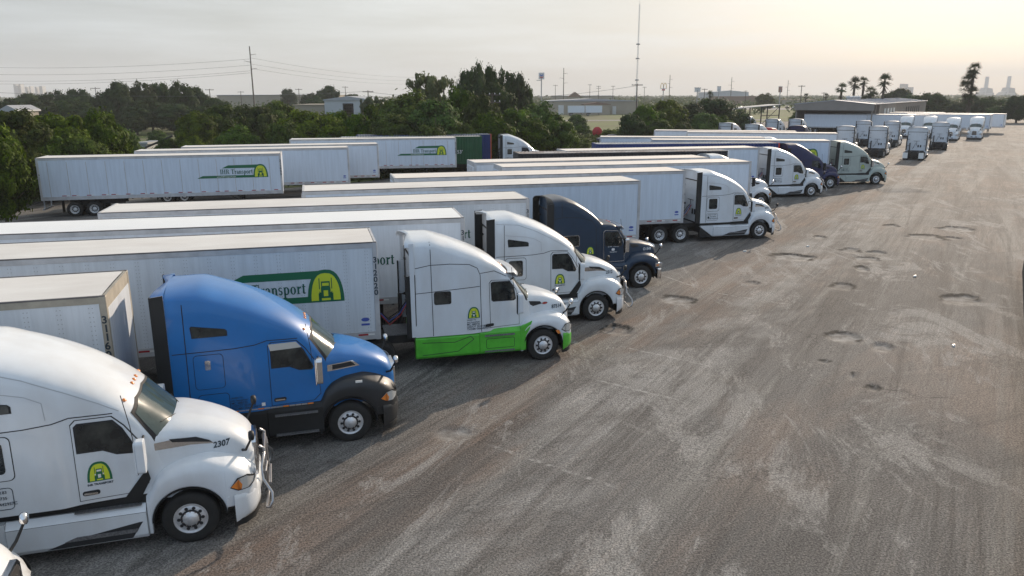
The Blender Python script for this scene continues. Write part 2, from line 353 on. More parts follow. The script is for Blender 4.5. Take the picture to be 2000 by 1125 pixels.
# ------------------------------------------------------------------ wheels
WR, WZ = .515, .50
def wheel_meshes():
    out = {}
    t = MB(); w = .14
    t.lathe([(-w + .01, .30), (-w - .012, .36), (-w - .01, .44), (-w + .012, .492), (-w + .04, .512), (-.06, WR), (.06, WR), (w - .04, .512), (w - .012, .492), (w + .01, .44), (w, .36), (w - .01, .30)], 'rubber', 40)
    for y in (-.075, 0, .075): t.lathe([(y - .008, WR + .001), (y - .008, WR - .006), (y + .008, WR - .006), (y + .008, WR + .001)], 'seam', 40)
    out['tyre'] = t.mesh('tyre')
    def rim(kind):
        m = 'rim' if kind != 'plain' else 'white_rim'; b = MB(); r0 = -.12
        if kind == 'steer': prof = [(r0 - .012, .305), (r0 - .018, .292), (r0 + .02, .275), (r0 + .0, .25), (r0 - .005, .17), (r0 - .01, .145), (r0 - .06, .12), (r0 - .075, .07), (r0 - .085, .0)]
        else: prof = [(r0 - .012, .305), (r0 - .018, .292), (r0 + .03, .275), (r0 + .10, .262), (r0 + .12, .2), (r0 + .12, .14), (r0 + .05, .12), (r0 + .0, .08), (r0 - .02, 0)]
        b.lathe(prof, m, 40)
        yy = r0 - .006 if kind == 'steer' else r0 + .117
        for k in range(10):
            a = 2 * math.pi * k / 10; c = (.212 * math.cos(a), .212 * math.sin(a)); b.prism([(c[0] + .034 * math.cos(q * .7854), c[1] + .034 * math.sin(q * .7854)) for q in range(8)], yy - .004, yy, 'seam')
            a += .314; c = (.150 * math.cos(a), .150 * math.sin(a)); b.prism([(c[0] + .014 * math.cos(q * 1.0472), c[1] + .014 * math.sin(q * 1.0472)) for q in range(6)], yy - .03, yy, 'chrome')
        b.lathe([(yy - .006, .185), (yy - .006, .135)], 'frame' if kind == 'plain' else 'seam', 24)
        return b.mesh('wheel')
    for k in ('steer', 'drive', 'plain'): out[k] = rim(k)
    return out
WM = wheel_meshes()
def add_wheel(parent, x, y, kind, z=WZ, inner=False):
    o = bpy.data.objects.new('wheel', WM[kind]); COL.objects.link(o); o.parent = parent; o.location = (x, y, z)
    if y > 0: o.rotation_euler = (0, 0, math.pi)
    t = bpy.data.objects.new('tyre', WM['tyre']); COL.objects.link(t); t.parent = o
    if inner:
        t2 = bpy.data.objects.new('tyre', WM['tyre']); COL.objects.link(t2); t2.parent = o; t2.location = (0, .33, 0)
    return o

# ------------------------------------------------------------------ tractors
AERO_BODY = [(-4.05, 1.08, 3.86, 4.03, 1.21, 1.16), (-3.4, 1.08, 3.80, 4.06, 1.22, 1.16), (-2.9, 1.08, 3.64, 3.92, 1.22, 1.15), (-2.3, 1.08, 3.38, 3.70, 1.22, 1.14),
 (-1.9, 1.1, 3.17, 3.51, 1.18, 1.11), (-1.5, 1.1, 2.93, 3.27, 1.14, 1.07), (-1.2, 1.1, 2.70, 3.05, 1.12, 1.03), (-1.0, 1.1, 2.44, 2.89, 1.11, 1.01), (-.78, 1.1, 2.12, 2.66, 1.08, 1.0), (-.56, 1.1, 1.95, 2.44, 1.02, .93), (-.38, 1.1, 1.9, 2.26, .9, .78)]
NAVY_BODY = [(-4.05, 1.08, 3.5, 3.98, 1.2, 1.14), (-3.4, 1.08, 3.45, 4.0, 1.21, 1.14), (-2.9, 1.08, 3.25, 3.86, 1.21, 1.13), (-2.3, 1.08, 2.95, 3.55, 1.2, 1.12),
 (-1.9, 1.1, 2.75, 3.28, 1.17, 1.1), (-1.5, 1.1, 2.6, 3.02, 1.14, 1.06), (-1.2, 1.1, 2.5, 2.86, 1.12, 1.02), (-1.0, 1.1, 2.3, 2.68, 1.11, 1.0), (-.75, 1.1, 2.0, 2.42, 1.08, .98), (-.5, 1.1, 1.85, 2.2, 1.02, .93), (-.28, 1.1, 1.75, 2.05, .9, .78)]
BOX_BODY = [(-4.08, 1.08, 3.86, 4.08, 1.21, 1.17), (-3.55, 1.08, 3.83, 4.08, 1.22, 1.17), (-3.0, 1.08, 3.6, 3.95, 1.22, 1.15), (-2.4, 1.08, 3.36, 3.72, 1.22, 1.13),
 (-1.95, 1.1, 3.16, 3.52, 1.2, 1.1), (-1.6, 1.1, 3.0, 3.32, 1.12, 1.02), (-1.3, 1.1, 2.84, 3.08, 1.09, .99), (-1.12, 1.1, 2.68, 2.90, 1.08, .98), (-.95, 1.1, 2.48, 2.76, 1.07, .97), (-.75, 1.1, 2.16, 2.52, 1.05, .96), (-.5, 1.1, 1.9, 2.24, 1.0, .9), (-.35, 1.1, 1.8, 2.1, .9, .78)]
DARK_BODY = [(-4.05, 1.08, 3.7, 3.98, 1.18, 1.12), (-3.6, 1.08, 3.68, 4.02, 1.2, 1.13), (-3.2, 1.08, 3.5, 3.93, 1.2, 1.12), (-2.7, 1.08, 3.22, 3.68, 1.2, 1.1),
 (-2.3, 1.08, 3.02, 3.40, 1.19, 1.08), (-2.0, 1.1, 2.86, 3.12, 1.14, 1.04), (-1.82, 1.1, 2.74, 2.93, 1.06, .98), (-1.3, 1.1, 2.66, 2.84, 1.05, .96), (-1.12, 1.1, 2.56, 2.76, 1.04, .95), (-.95, 1.1, 2.36, 2.60, 1.03, .94), (-.75, 1.1, 2.05, 2.34, 1.02, .93), (-.55, 1.1, 1.8, 2.05, .98, .86)]
AERO_HOOD = [(-.78, .95, 2.0, 2.30, 1.04, 1.0), (-.4, .9, 1.95, 2.30, .99, .93), (0, .9, 1.86, 2.22, .92, .84), (.4, .9, 1.72, 2.07, .85, .75), (.72, .85, 1.56, 1.88, .78, .66), (.9, .8, 1.36, 1.70, .70, .58), (.98, .8, 1.2, 1.50, .62, .5)]
BOX_HOOD = [(-.75, .95, 1.9, 2.16, 1.0, .95), (-.4, .9, 1.86, 2.16, .94, .86), (0, .9, 1.78, 2.1, .86, .76), (.4, .9, 1.66, 1.97, .79, .68), (.72, .85, 1.52, 1.82, .73, .6), (.9, .8, 1.3, 1.63, .68, .54), (.97, .8, 1.15, 1.4, .62, .48)]
DARK_HOOD = [(-.75, .95, 1.78, 2.02, .9, .84), (-.4, .9, 1.76, 2.02, .82, .74), (0, .9, 1.70, 1.97, .74, .64), (.45, .9, 1.6, 1.86, .66, .56), (.78, .85, 1.5, 1.74, .6, .5), (.84, .8, 1.3, 1.62, .58, .48)]
DOOR = [(-1.98, 1.16), (-1.98, 2.62), (-1.9, 2.70), (-1.32, 2.68), (-1.14, 2.48), (-.88, 2.06), (-.84, 1.30), (-1.0, 1.16)]
DWIN = [(-1.90, 2.10), (-1.90, 2.54), (-1.84, 2.60), (-1.34, 2.58), (-1.2, 2.40), (-1.0, 2.02), (-1.04, 1.95), (-1.34, 1.98), (-1.52, 2.09)]
BOXDWIN = [(-1.68, 2.10), (-1.70, 2.58), (-1.64, 2.62), (-1.12, 2.60), (-.98, 2.34), (-.93, 2.08), (-1.0, 2.03), (-1.62, 2.05)]
BOXDOOR = [(-1.76, 1.2), (-1.78, 2.62), (-1.7, 2.70), (-1.12, 2.66), (-.9, 2.36), (-.80, 2.05), (-.80, 1.22)]
def tractor(style='aero', paint='white_paint', fender=None, skirt=None, mid_window=True, guard=False, mirror='white_paint', detail=True, emb=True, number=None, ink='ink', emb_at=(-1.62, 1.50, .40), bumper=None, sleeper=True, inner=None):
    box = style in ('box', 'dark'); fender = fender or paint; skirt = skirt or paint
    body = Loft({'aero': AERO_BODY, 'navy': NAVY_BODY, 'box': BOX_BODY, 'dark': DARK_BODY}[style], 3.0 if not box else 3.6)
    if style == 'aero': body.a = 1.45
    if style == 'box': body.a = 1.7
    hood = Loft({'aero': AERO_HOOD, 'navy': BOX_HOOD, 'box': BOX_HOOD, 'dark': DARK_HOOD}[style], 2.8)
    root = empty('tractor_truck'); xw = -.2 if style == 'aero' else -.05
    def S(sg, e): return lambda x, z: (x, sg * (body.side(x, z) + e), z)
    def H(sg, e): return lambda x, z: (x, sg * (hood.side(x, z) + e), z)
    mb = MB(); body.mesh(mb, paint)
    for sg in (-1, 1):                                       # panel joints and painted crease shading
        if style == 'aero':
            js = [[(-4.0, 2.62), (-2.7, 2.64), (-2.25, 2.68), (-1.98, 2.75), (-1.3, 2.72)], [(-3.72, 1.12), (-3.7, 3.75)], [(-4.0, 3.62), (-3.2, 3.52), (-2.3, 3.2), (-1.7, 2.94)]]
            cr = js[2]; js = js[:2]
            mb.add(*conform(strip([(-4.0, 3.80), (-3.2, 3.74), (-2.6, 3.52), (-2.0, 3.22), (-1.5, 2.94), (-1.2, 2.74)], .014), S(sg, .004), .15), 'crease_shade') if paint == 'white_paint' else None
            mb.add(*conform(strip([(-3.66, 3.38), (-2.9, 3.30), (-2.6, 3.22), (-2.35, 3.08), (-2.33, 2.76)], .012), S(sg, .004), .15), 'crease_shade') if paint == 'white_paint' else None
        elif style == 'navy': js = [[(-4.0, 2.55), (-2.2, 2.55)]]
        elif style == 'box': js = [[(-4.05, 3.22), (-3.6, 3.3), (-3.0, 3.3), (-2.4, 3.25), (-2.15, 3.12), (-2.06, 2.9), (-2.05, 1.12)], [(-3.55, 1.1), (-3.58, 3.98)], [(-4.05, 2.45), (-2.08, 2.55)], [(-2.06, 2.95), (-1.6, 2.98), (-1.2, 2.78)]]
        else: js = [[(-4.0, 3.18), (-3.6, 3.24), (-2.9, 3.2), (-2.35, 3.05), (-2.15, 2.8), (-2.12, 1.12)], [(-3.68, 3.22), (-3.68, 3.85)]]
        for j in js: mb.add(*conform(strip(j, .018), S(sg, .006), .15), 'seam')
    mb.build('cab_body', root)
    # windscreen
    top, bot = (2.84, 2.27) if style == 'aero' else ((2.66, 2.08) if style == 'navy' else ((2.84, 2.14) if style == 'box' else (2.70, 2.06)))
    hw = .93 if not box else .88
    def N(e): return lambda y, z: (body.nose(y, z, -2.0, body.k[-1][0]) + e, y, z)
    q = [(-hw, bot - .14), (0, bot), (hw, bot - .14), (hw - .05, top - .22), (hw * .62, top - .05), (0, top), (-hw * .62, top - .05), (-hw + .05, top - .22)]
    big = [(y * 1.055, z + (.03 if z > (bot + top) / 2 else -.07)) for y, z in q]
    g = MB(); g.add(*conform([big], N(.006), .09), 'seam')
    ws = g.build('windshield_frame', root)
    g = MB(); g.add(*conform([q], N(.014), .09), 'windshield_glass', True); g.build('windshield', root)
    if detail:
        wp = MB()
        for sg in (-1, 1): wp.tube([N(.03)(sg * .1, bot - .02), N(.04)(sg * .3, bot + .02), N(.035)(sg * .72, bot + .06)], .008, 'black_plastic', 5)
        wp.build('wiper', root)
    for sg in (-1, 1):
        dp, wn = (BOXDOOR, BOXDWIN) if box else (DOOR, DWIN)
        if style == 'navy' or style == 'dark': dp = [(x, z - .1 if z > 2 else z) for x, z in dp]; wn = [(x, z - .12) for x, z in wn]
        d = MB(); d.add(*conform([dp], S(sg, .005), .15), 'chrome' if style == 'dark' else 'seam'); d.add(*conform([shrink(dp, .022 if style == 'dark' else .014)], S(sg, .012), .15), paint, True); door = d.build('door', root)
        g = MB(); cxs = [(x + (.03 if x > -1.45 else -.03) * (1 if abs(x + 1.45) > .1 else 0), z + (.03 if z > 2.2 else -.03)) for x, z in wn]
        g.add(*conform([cxs], S(sg, .018), .15), 'seam'); g.add(*conform([wn], S(sg, .024), .15), 'glass')
        if style == 'aero' and paint == 'blue_paint':
            g.add(*conform([[(-1.92, 2.5), (-1.96, 2.66), (-1.34, 2.65), (-1.22, 2.5)]], S(sg, .028), .15), 'sunshade')
        g.build('window', door)
        h = MB(); hx, hz = (-1.78, 1.30); h.add(*conform([rrect(hx - .14, hx + .14, hz - .045, hz + .045, .04)], S(sg, .018), .15), 'seam')
        p = S(sg, .045)(hx, hz); h.box(p, (.22, .02, .035), 'chrome' if not box else 'black_plastic'); h.build('door_handle', door)
        # hood flank opening
        v = MB()
        if style == 'aero':
            if paint == 'blue_paint': v.add(*conform([[(-.66, 1.96), (-.05, 1.98), (.12, 1.82), (-.66, 1.80)]], H(sg, .006), .1), 'chrome'); v.add(*conform([[(-.54, 1.94), (-.08, 1.95), (.02, 1.85), (-.54, 1.83)]], H(sg, .012), .1), 'seam')
            else: v.add(*conform([[(-.70, 2.02), (-.3, 2.03), (.22, 1.88), (.30, 1.80), (-.1, 1.86), (-.70, 1.88)]], H(sg, .006), .08), 'chrome'); v.add(*conform([[(-.45, 2.05), (.0, 1.99), (.20, 1.89), (.27, 1.83), (-.1, 1.92), (-.4, 1.98)]], H(sg, .012), .08), 'seam')
        else: v.add(*conform([[(-.45, 1.90), (-.05, 1.84), (.02, 1.76), (-.3, 1.72), (-.4, 1.78)]], H(sg, .006), .1), 'seam')
        if style == 'box': v.add(*conform([ell(.12, 1.765, .10, .04, 0, 360, 14)[:-1]], H(sg, .008), .1), 'chrome'); v.add(*conform([ell(.12, 1.765, .085, .03, 0, 360, 14)[:-1]], H(sg, .012), .1), 'red_paint')
        v.build('hood_vent', root)
        # mirrors
        a = MB(); mx, mz = (-.86, 2.0)
        a.tube([S(sg, 0)(-.86, 2.2), (-.84, sg * 1.3, 2.22), (mx, sg * 1.4, 2.2)], .022, 'black_plastic', 6); a.tube([S(sg, 0)(-.86, 1.85), (-.84, sg * 1.3, 1.82), (mx, sg * 1.4, 1.8)], .018, 'black_plastic', 6)
        mm = a.build('mirror_arm', root)
        a = MB(); a.prism(rrect(sg * 1.40 - .12, sg * 1.40 + .12, mz - .32, mz + .30, .07), mx - .07, mx + .07, mirror, 'x'); a.prism(rrect(sg * 1.40 - .11, sg * 1.40 + .11, mz - .36, mz + .28, .06), mx - .10, mx - .07, 'black_plastic', 'x'); a.build('mirror', mm, .015)
        # sleeper windows and hatches
        if sleeper:
            def win(poly, fr=.03, m='glass', e=.006):
                s_ = MB(); 
                if fr: s_.add(*conform([[((x - cx_) * (1 + fr * 3) + cx_, (z - cz_) * (1 + fr * 3) + cz_) for x, z in poly for cx_, cz_ in [(sum(p[0] for p in poly) / len(poly), sum(p[1] for p in poly) / len(poly))]]], S(sg, e), .15), 'seam')
                s_.add(*conform([poly], S(sg, e + .008), .15), m); return s_
            if style == 'aero':
                win([(-3.53, 2.97), (-3.55, 3.20), (-3.52, 3.23), (-2.88, 3.12), (-2.84, 3.08), (-2.84, 2.97)]).build('side_window', root)
                if mid_window: 
                    s_ = MB(); s_.add(*conform([rrect(-3.68, -2.9, 1.74, 2.56, .1)], S(sg, .004), .15), 'seam'); s_.add(*conform([rrect(-3.665, -2.915, 1.755, 2.545, .09)], S(sg, .008), .15), paint)
                    s_.add(*conform([rrect(-3.55, -3.03, 1.88, 2.46, .07)], S(sg, .014), .15), 'glass'); s_.build('side_window', root)
                else:
                    s_ = MB()
                    for (x0, x1, z0, z1) in ((-3.58, -2.94, 1.74, 2.56), (-3.55, -2.88, 1.16, 1.62)):
                        s_.add(*conform([rrect(x0, x1, z0, z1, .09)], S(sg, .004), .15), 'seam'); s_.add(*conform([rrect(x0 + .012, x1 - .012, z0 + .012, z1 - .012, .08)], S(sg, .010), .15), paint)
                    s_.add(*conform([rrect(-3.34, -3.22, 2.2, 2.42, .03)], S(sg, .018), .15), 'chrome'); s_.add(*conform([rrect(-3.44, -3.36, 1.32, 1.46, .02)], S(sg, .018), .15), 'seam')
                    s_.build('luggage_hatch', root)
            elif style == 'box': win(rrect(-3.49, -2.99, 2.08, 2.46, .06), .02).build('side_window', root)
            elif style == 'dark':
                s_ = MB(); s_.add(*conform([rrect(-3.6, -2.9, 1.98, 2.46, .07)], S(sg, .006), .15), 'chrome'); s_.add(*conform([rrect(-3.575, -2.925, 2.005, 2.435, .06)], S(sg, .012), .15), 'glass'); s_.build('side_window', root)
    # hood
    mb = MB(); hood.mesh(mb, paint, .05, caps=(True, True)); 
    xf = hood.k[-1][0]
    mb.build('hood', root)
    # grille
    gw = .40; g = MB(); zt0 = hood.k[-1][3] + .12
    g.prism([(-gw, .78), (gw, .78), (gw * .92, zt0 - .1), (gw * .7, zt0), (-gw * .7, zt0), (-gw * .92, zt0 - .1)], xf - .06, xf + .045, 'chrome' if style != 'navy' else paint, 'x')
    g.prism([(-gw + .05, .83), (gw - .05, .83), (gw * .82, zt0 - .16), (gw * .6, zt0 - .06), (-gw * .6, zt0 - .06), (-gw * .82, zt0 - .16)], xf + .045, xf + .05, 'seam', 'x')
    for k in range(5): y = -gw + .11 + k * (2 * gw - .22) / 4; g.bb(xf + .05, xf + .062, y - .012, y + .012, .86, zt0 - .18, 'chrome')
    g.build('grille', root)
    # fenders
    FT = {'aero': [(-1.0, 1.06), (-.86, 1.16), (-.72, 1.38), (-.5, 1.53), (-.2, 1.60), (.1, 1.60), (.45, 1.50), (.7, 1.36), (.9, 1.18), (1.02, .98)], 'box': [(-.9, 1.0), (-.72, 1.22), (-.5, 1.38), (-.2, 1.45), (.1, 1.46), (.45, 1.40), (.7, 1.28), (.9, 1.12), (1.0, .95)]}['box' if style != 'aero' else 'aero']
    YW = [(-1.0, 1.16), (-.6, 1.2), (.3, 1.2), (.6, 1.17), (.8, 1.08), (.95, .92), (1.02, .74)]
    if style == 'aero' and fender == paint: FT[0] = (-1.0, 1.02)
    fx0, fx1 = (-.92, 1.0) if style == 'aero' else (-.78, .96)
    yw = lambda x: pchip([k[0] for k in YW], [k[1] for k in YW], x); ft = lambda x: pchip([k[0] for k in FT], [k[1] for k in FT], x)
    ra = .66
    for sg in (-1, 1):
        xs = sorted(set([fx0, fx1, xw - ra - .001, xw - ra + .001, xw + ra + .001, xw + ra - .001] + [fx0 + (fx1 - fx0) * i / 26 for i in range(27)] + [xw + ra * math.sin(R(a)) for a in range(-85, 86, 10)])); xs = [x for x in xs if fx0 <= x <= fx1]; rows = []
        for x in xs:
            t, Y = ft(x), yw(x); b = WZ + math.sqrt(max(0, ra * ra - (x - xw)**2)) if abs(x - xw) < ra else (.30 if x < 0 and style == 'aero' else (.36 if x < 0 else .62))
            b = min(b, t - .2)
            rows.append([(x, sg * y, z) for y, z in ((.55, t + .10), (.8, t + .06), (Y - .14, t), (Y - .05, t - .045), (Y - .008, t - .13), (Y + .012, (t * .55 + b * .45)), (Y, b + .03), (Y - .012, b), (Y - .12, b + .005))])
        f = MB(); f.grid(rows, fender); f.add(rows[-1], [tuple(range(9))], fender); f.add(rows[0], [tuple(range(9))], fender)
        # edge lip and dark liner
        lip = [[(xw + ra * math.sin(R(a)) * k, sg * (yw(xw + ra * math.sin(R(a))) + e), WZ + ra * math.cos(R(a)) * k) for k, e in ((1.0, .012), (.955, .012), (.955, -.1))] for a in range(-88, 89, 8)]
        f.grid(lip, 'black_plastic')
        ln = [[(xw + ra * .99 * math.sin(R(a)), sg * y, WZ + ra * .99 * math.cos(R(a))) for y in (.45, 1.1)] for a in range(-100, 101, 10)]
        f.grid(ln, 'frame'); fo = f.build('fender', root)
        # headlight, on the curved front corner
        if style != 'dark': 
            FH = lambda e: (lambda x, z: (x, sg * (yw(x) + .012 + e), z))
            zh = 0 if style == 'aero' else -.04
            hp = [(.56, 1.04 + zh), (.70, 1.17 + zh), (.84, 1.18 + zh), (.97, 1.08 + zh), (.95, .99 + zh), (.86, .93 + zh), (.70, .95 + zh)]
            h = MB(); h.add(*conform([[(x + (.02 if x > .75 else -.02), z + (.02 if z > 1.05 else -.02)) for x, z in hp]], FH(.006), .05), 'seam'); h.add(*conform([hp], FH(.016), .05), 'lens', True)
            hh = h.build('headlight', root); h = MB(); h.add(*conform([[(.56, 1.04 + zh), (.70, 1.16 + zh), (.76, 1.04 + zh), (.74, .95 + zh), (.70, .95 + zh)]], FH(.022), .05), 'amber' if style != 'box' else 'sunshade', True); h.build('turn_signal', hh)
        else:
            h = MB(); h.box((.74, sg * 1.10, 1.0), (.3, .2, .17), 'chrome'); h.box((.90, sg * 1.10, 1.0), (.02, .17, .13), 'lens'); h.box((.70, sg * 1.203, 1.0), (.12, .012, .08), 'amber'); h.build('headlight', root, .02)
        if style == 'box': h = MB(); h.add(*conform([[(.34, .98), (.46, .98), (.52, .86), (.42, .86)]], lambda x, z: (x, sg * (yw(x) + .03), z), .1), 'amber'); h.build('side_marker', root)
        if style == 'aero' and not (paint == fender) and sg < 0: h = MB(); h.box((.05, -1.13, 1.53), (.16, .1, .05), 'white_tape'); h.build('sticker', fo)
        # hood mirror
        bz_ = -.16 if box else 0; h = MB(); h.tube([(.78, sg * .60, 1.50 + bz_), (.86, sg * (.84 + bz_), 1.60 + bz_), (.98, sg * (.93 + bz_), 1.86 + bz_)], [.03, .025, .02], 'black_plastic', 6); ha = h.build('hood_mirror_arm', root)
        h = MB(); h.lathe([(-.05, .02), (-.045, .075), (-.01, .1), (.04, .095), (.06, .06), (.07, 0)], 'chrome' if mirror == 'chrome' or style != 'aero' else 'black_plastic', 14, (.98, sg * (.93 + bz_), 1.92 + bz_), 'x'); h.build('hood_mirror', ha)
        # entry steps and side skirt
        k = MB()
        if style == 'aero' and fender == paint:        # angled pale skirt under a dark sill
            k.prism([(sg * 1.0, 1.10), (sg * 1.10, 1.10), (sg * 1.10, .90), (sg * 1.0, .90)], -4.02, -.9, 'black_plastic', 'x')
            k.prism([(sg * .95, .93), (sg * 1.12, .93), (sg * 1.235, .80), (sg * 1.235, .36), (sg * 1.19, .28), (sg * .95, .28)], -3.2, -.93, skirt, 'x')
            v = [(-3.2, .93), (-4.0, .93), (-4.0, .86), (-3.2, .28)]; k.prism(v, sg * 1.0, sg * 1.21, skirt)
            k.prism([(-4.02, .84), (-4.02, .25), (-3.25, .25), (-3.25, .29)], sg * 1.0, sg * 1.19, 'black_plastic')
            k.prism([(-1.25, 1.1), (-.84, 1.62), (-.8, 1.4), (-1.05, .95)], sg * 1.12, sg * 1.14, 'black_plastic')
            k.prism([(-2.6, .32), (-1.2, .32), (-1.0, .62), (-1.05, .62), (-2.2, .45)], sg * 1.233, sg * 1.242, 'dark_plastic')
            k.build('side_skirt', root, .012)
            s_ = MB(); s_.bb(-2.1, -1.0, sg * 1.02, sg * 1.2, .925, .945, 'tread_plate'); s_.build('step', root)
            s_ = MB(); s_.prism([(-2.3, .43), (-1.12, .43), (-1.08, .50), (-2.1, .50)], sg * 1.23, sg * 1.26, 'tread_plate'); s_.build('step', root)
        elif style in ('aero', 'navy'):
            k.prism([(sg * .95, 1.12), (sg * 1.16, 1.12), (sg * 1.2, 1.0), (sg * 1.2, .42), (sg * 1.15, .36), (sg * .95, .36)], -2.1, -.82, skirt, 'x')
            k.prism([(sg * .95, 1.10), (sg * 1.19, 1.10), (sg * 1.21, 1.0), (sg * 1.21, .40), (sg * 1.15, .32), (sg * .95, .32)], -4.02, -2.1, skirt, 'x')
            k.build('side_skirt', root, .02)
            for z in (.93, .44):
                s_ = MB(); s_.prism([(sg * 1.15, z - .06), (sg * 1.30, z - .02), (sg * 1.30, z), (sg * 1.12, z + .01)], -1.93, -.95, 'tread_plate', 'x'); s_.build('step', root)
            if paint == 'blue_paint':
                s_ = MB(); 
                for i, x in enumerate([-2.85 + .14 * j for j in range(13)]): s_.bb(x, x + .13, sg * 1.212, sg * 1.225, 1.12, 1.15, 'amber' if i % 4 == 0 else 'aluminium')
                s_.build('sill_strip', root)
        else:
            bz = .38
            k.prism([(sg * .95, 1.09), (sg * 1.15, 1.09), (sg * 1.22, 1.02), (sg * 1.22, .46), (sg * 1.17, bz), (sg * .95, bz)], -4.1, -2.12, skirt, 'x')
            k.prism([(sg * .95, 1.16), (sg * 1.12, 1.16), (sg * 1.2, 1.04), (sg * 1.2, .46), (sg * 1.16, bz), (sg * .95, bz)], -2.11, -.62, skirt, 'x')
            if style == 'box':
                k.prism([(-.8, 1.17), (-.42, 1.34), (-.50, 1.08), (-.66, .8), (-.66, .4), (-.8, .4)], sg * 1.1, sg * 1.21, skirt)
                for a in (strip(rrect(-1.9, -1.0, .55, .86, .05) + [rrect(-1.9, -1.0, .55, .86, .05)[0]], .015), strip([(-3.9, .9), (-2.9, .85), (-2.4, 1.0), (-2.3, .9), (-2.8, .55), (-3.9, .5)], .02)):
                    k.add(*conform(a, lambda x, z: (x, sg * (1.222 if x < -2.12 else 1.204), z), 0), 'dark_plastic')
            k.build('side_skirt', root, .015)
            for z in (.97, .46):
                s_ = MB(); s_.prism([(sg * 1.16, z - .05), (sg * 1.25, z - .02), (sg * 1.25, z + .02), (sg * 1.15, z + .03)], -1.95, -1.0, 'tread_plate', 'x'); s_.build('step', root)
        # extender behind the sleeper
        if sleeper:
            e = MB(); zt = body.k[0][2]
            inner = inner or ('white_paint' if paint != 'sage_paint' else 'sage_paint')
            if style == 'dark' or style == 'navy': inner = 'black_plastic'
            zx = zt + .10 if style != 'box' else 3.0
            e.prism([(-4.05, 1.08), (-4.32, 1.08), (-4.31, zx), (-4.05, zx + .03)], sg * 1.19, sg * 1.205, 'black_plastic')
            e.bb(-4.34, -4.30, sg * 1.12, sg * 1.21, 1.08, zx, 'black_plastic')
            e.prism([(-4.05, 1.08), (-4.32, 1.08), (-4.31, zx), (-4.05, zx + .03)], sg * 1.175, sg * 1.189, inner)
            if style == 'box' and sg: e.prism([(-4.08, 1.1), (-4.20, 1.1), (-4.22, zt + .12), (-4.08, zt + .12)], sg * 1.21, sg * 1.225, 'black_plastic' if style == 'dark' else paint)
            e.build('side_extender', root)
    # roof trailing edge, back wall fittings
    if sleeper:
        zt = body.k[0][3]; zs = body.k[0][2]; n = 14; rows = []
        for i in range(n + 1):
            th = math.pi * i / n; y = 1.17 * math.copysign(abs(math.cos(th))**.667, math.cos(th)); z = zs + (zt - zs) * abs(math.sin(th))**.667
            rows.append([(-4.05, y, z), (-4.12 - .22 * abs(y) / 1.17, y, z), (-4.12 - .22 * abs(y) / 1.17, y * .97, z - .03), (-4.05, y * .97, z - .03)])
        r_ = MB(); r_.grid(rows, paint if style != 'dark' else 'black_plastic'); r_.build('roof_trailing_edge', root)
    b = MB()
    rx = body.k[0][0]
    for y in (-1.12, 1.12): b.bb(rx - .03, rx - .004, y - .03, y + .03, 1.15, 3.5, 'black_plastic')
    b.bb(rx - .03, rx - .004, -1.1, 1.1, 3.42, 3.47, 'black_plastic')
    for y in (-.5, -.22): b.bb(rx - .03, rx - .004, y - .08, y + .08, 1.5, 1.8, 'seam')
    b.tube([(rx - .06, -.35, 2.3), (rx - .06, .35, 2.3)], .018, 'frame', 5); b.tube([(rx - .06, 0, 2.3), (rx - .06, 0, 1.7)], .018, 'frame', 5)
    b.tube([(rx - .25, .75, 1.0), (rx - .25, .75, 2.0), (rx - .02, .75, 2.0)], .07, 'frame', 8)
    for y in (-.95, .95):
        for z in (1.7, 2.5, 3.1): b.bb(rx - .06, rx - .004, y - .1, y + .1, z - .02, z + .02, 'frame')
    b.build('back_wall_fittings', root)
    if style in ('box', 'dark'):
        v = MB()
        for sg in (-1, 1): v.tube([(-1.08, sg * .97, 2.66), (-.95, sg * .97, 2.72)], .02, 'black_plastic', 5)
        rows = []
        for i in range(13):
            y = -1.0 + 2.0 * i / 12; q = (1 - (abs(y))**2.5) ; x = -.74 + .16 * q - .12; zc = (2.80 if style == 'box' else 2.66)
            rows.append([(x - .34, y, zc + .10), (x - .1, y, zc + .09), (x, y, zc - .02), (x - .02, y, zc - .07), (x - .3, y, zc - .02)])
        v.grid(rows, paint if style == 'box' else 'chrome'); v.build('sun_visor', root)
    # roof lamps
    for k in range(5):
        y = (-.8, -.2, 0, .2, .8)[k]; zz = top + .10 - (.10 if abs(y) > .5 else 0)
        p = N(.0)(y, zz); l = MB(); l.lathe([(0, .05), (.02, .045), (.045, .02), (.05, 0)], 'amber' if style != 'dark' else 'red_paint', 8, (p[0] - .03, p[1], p[2] + .0), 'z'); l.build('marker_light', root)
    if detail:
        a = MB(); a.tube([(-1.0, -1.13, 2.05), (-1.02, -1.2, 2.5), (-1.1, -1.22, 3.1)], .008, 'black_plastic', 5); a.build('antenna', root)
    # bumper
    bm_ = bumper or paint
    if style == 'dark': bm_ = 'chrome'
    plan = [(.60, -1.21), (.80, -1.12), (.97, -.92), (1.05, -.6), (1.08, 0), (1.05, .6), (.97, .92), (.80, 1.12), (.60, 1.21)]
    if style == 'dark': plan = [(.70, -1.21), (.88, -1.2), (.93, -1.0), (.97, 0), (.93, 1.0), (.88, 1.2), (.70, 1.21)]
    z0, z1 = (.30, .86) if style != 'dark' else (.38, .86); rows = []
    for z, off in ((z0, -.10), (z0 + .08, -.02), (z0 + .2, 0), (z1 - .12, .0), (z1 - .03, -.03), (z1, -.08)): rows.append([(x + off * (1 if abs(y) < 1.15 else 0), y * (1 + off * .1), z) for x, y in plan])
    b = MB(); b.grid(rows, bm_); b.add([(x - .12, y, z1 - .02) for x, y in plan], [tuple(range(9))], bm_)
    b.add(rows[0], [tuple(range(9))], 'black_plastic')
    if style != 'dark': b.bb(.98, 1.07, -.5, .5, z0 + .16, z0 + .3, 'seam')
    bo = b.build('bumper', root)
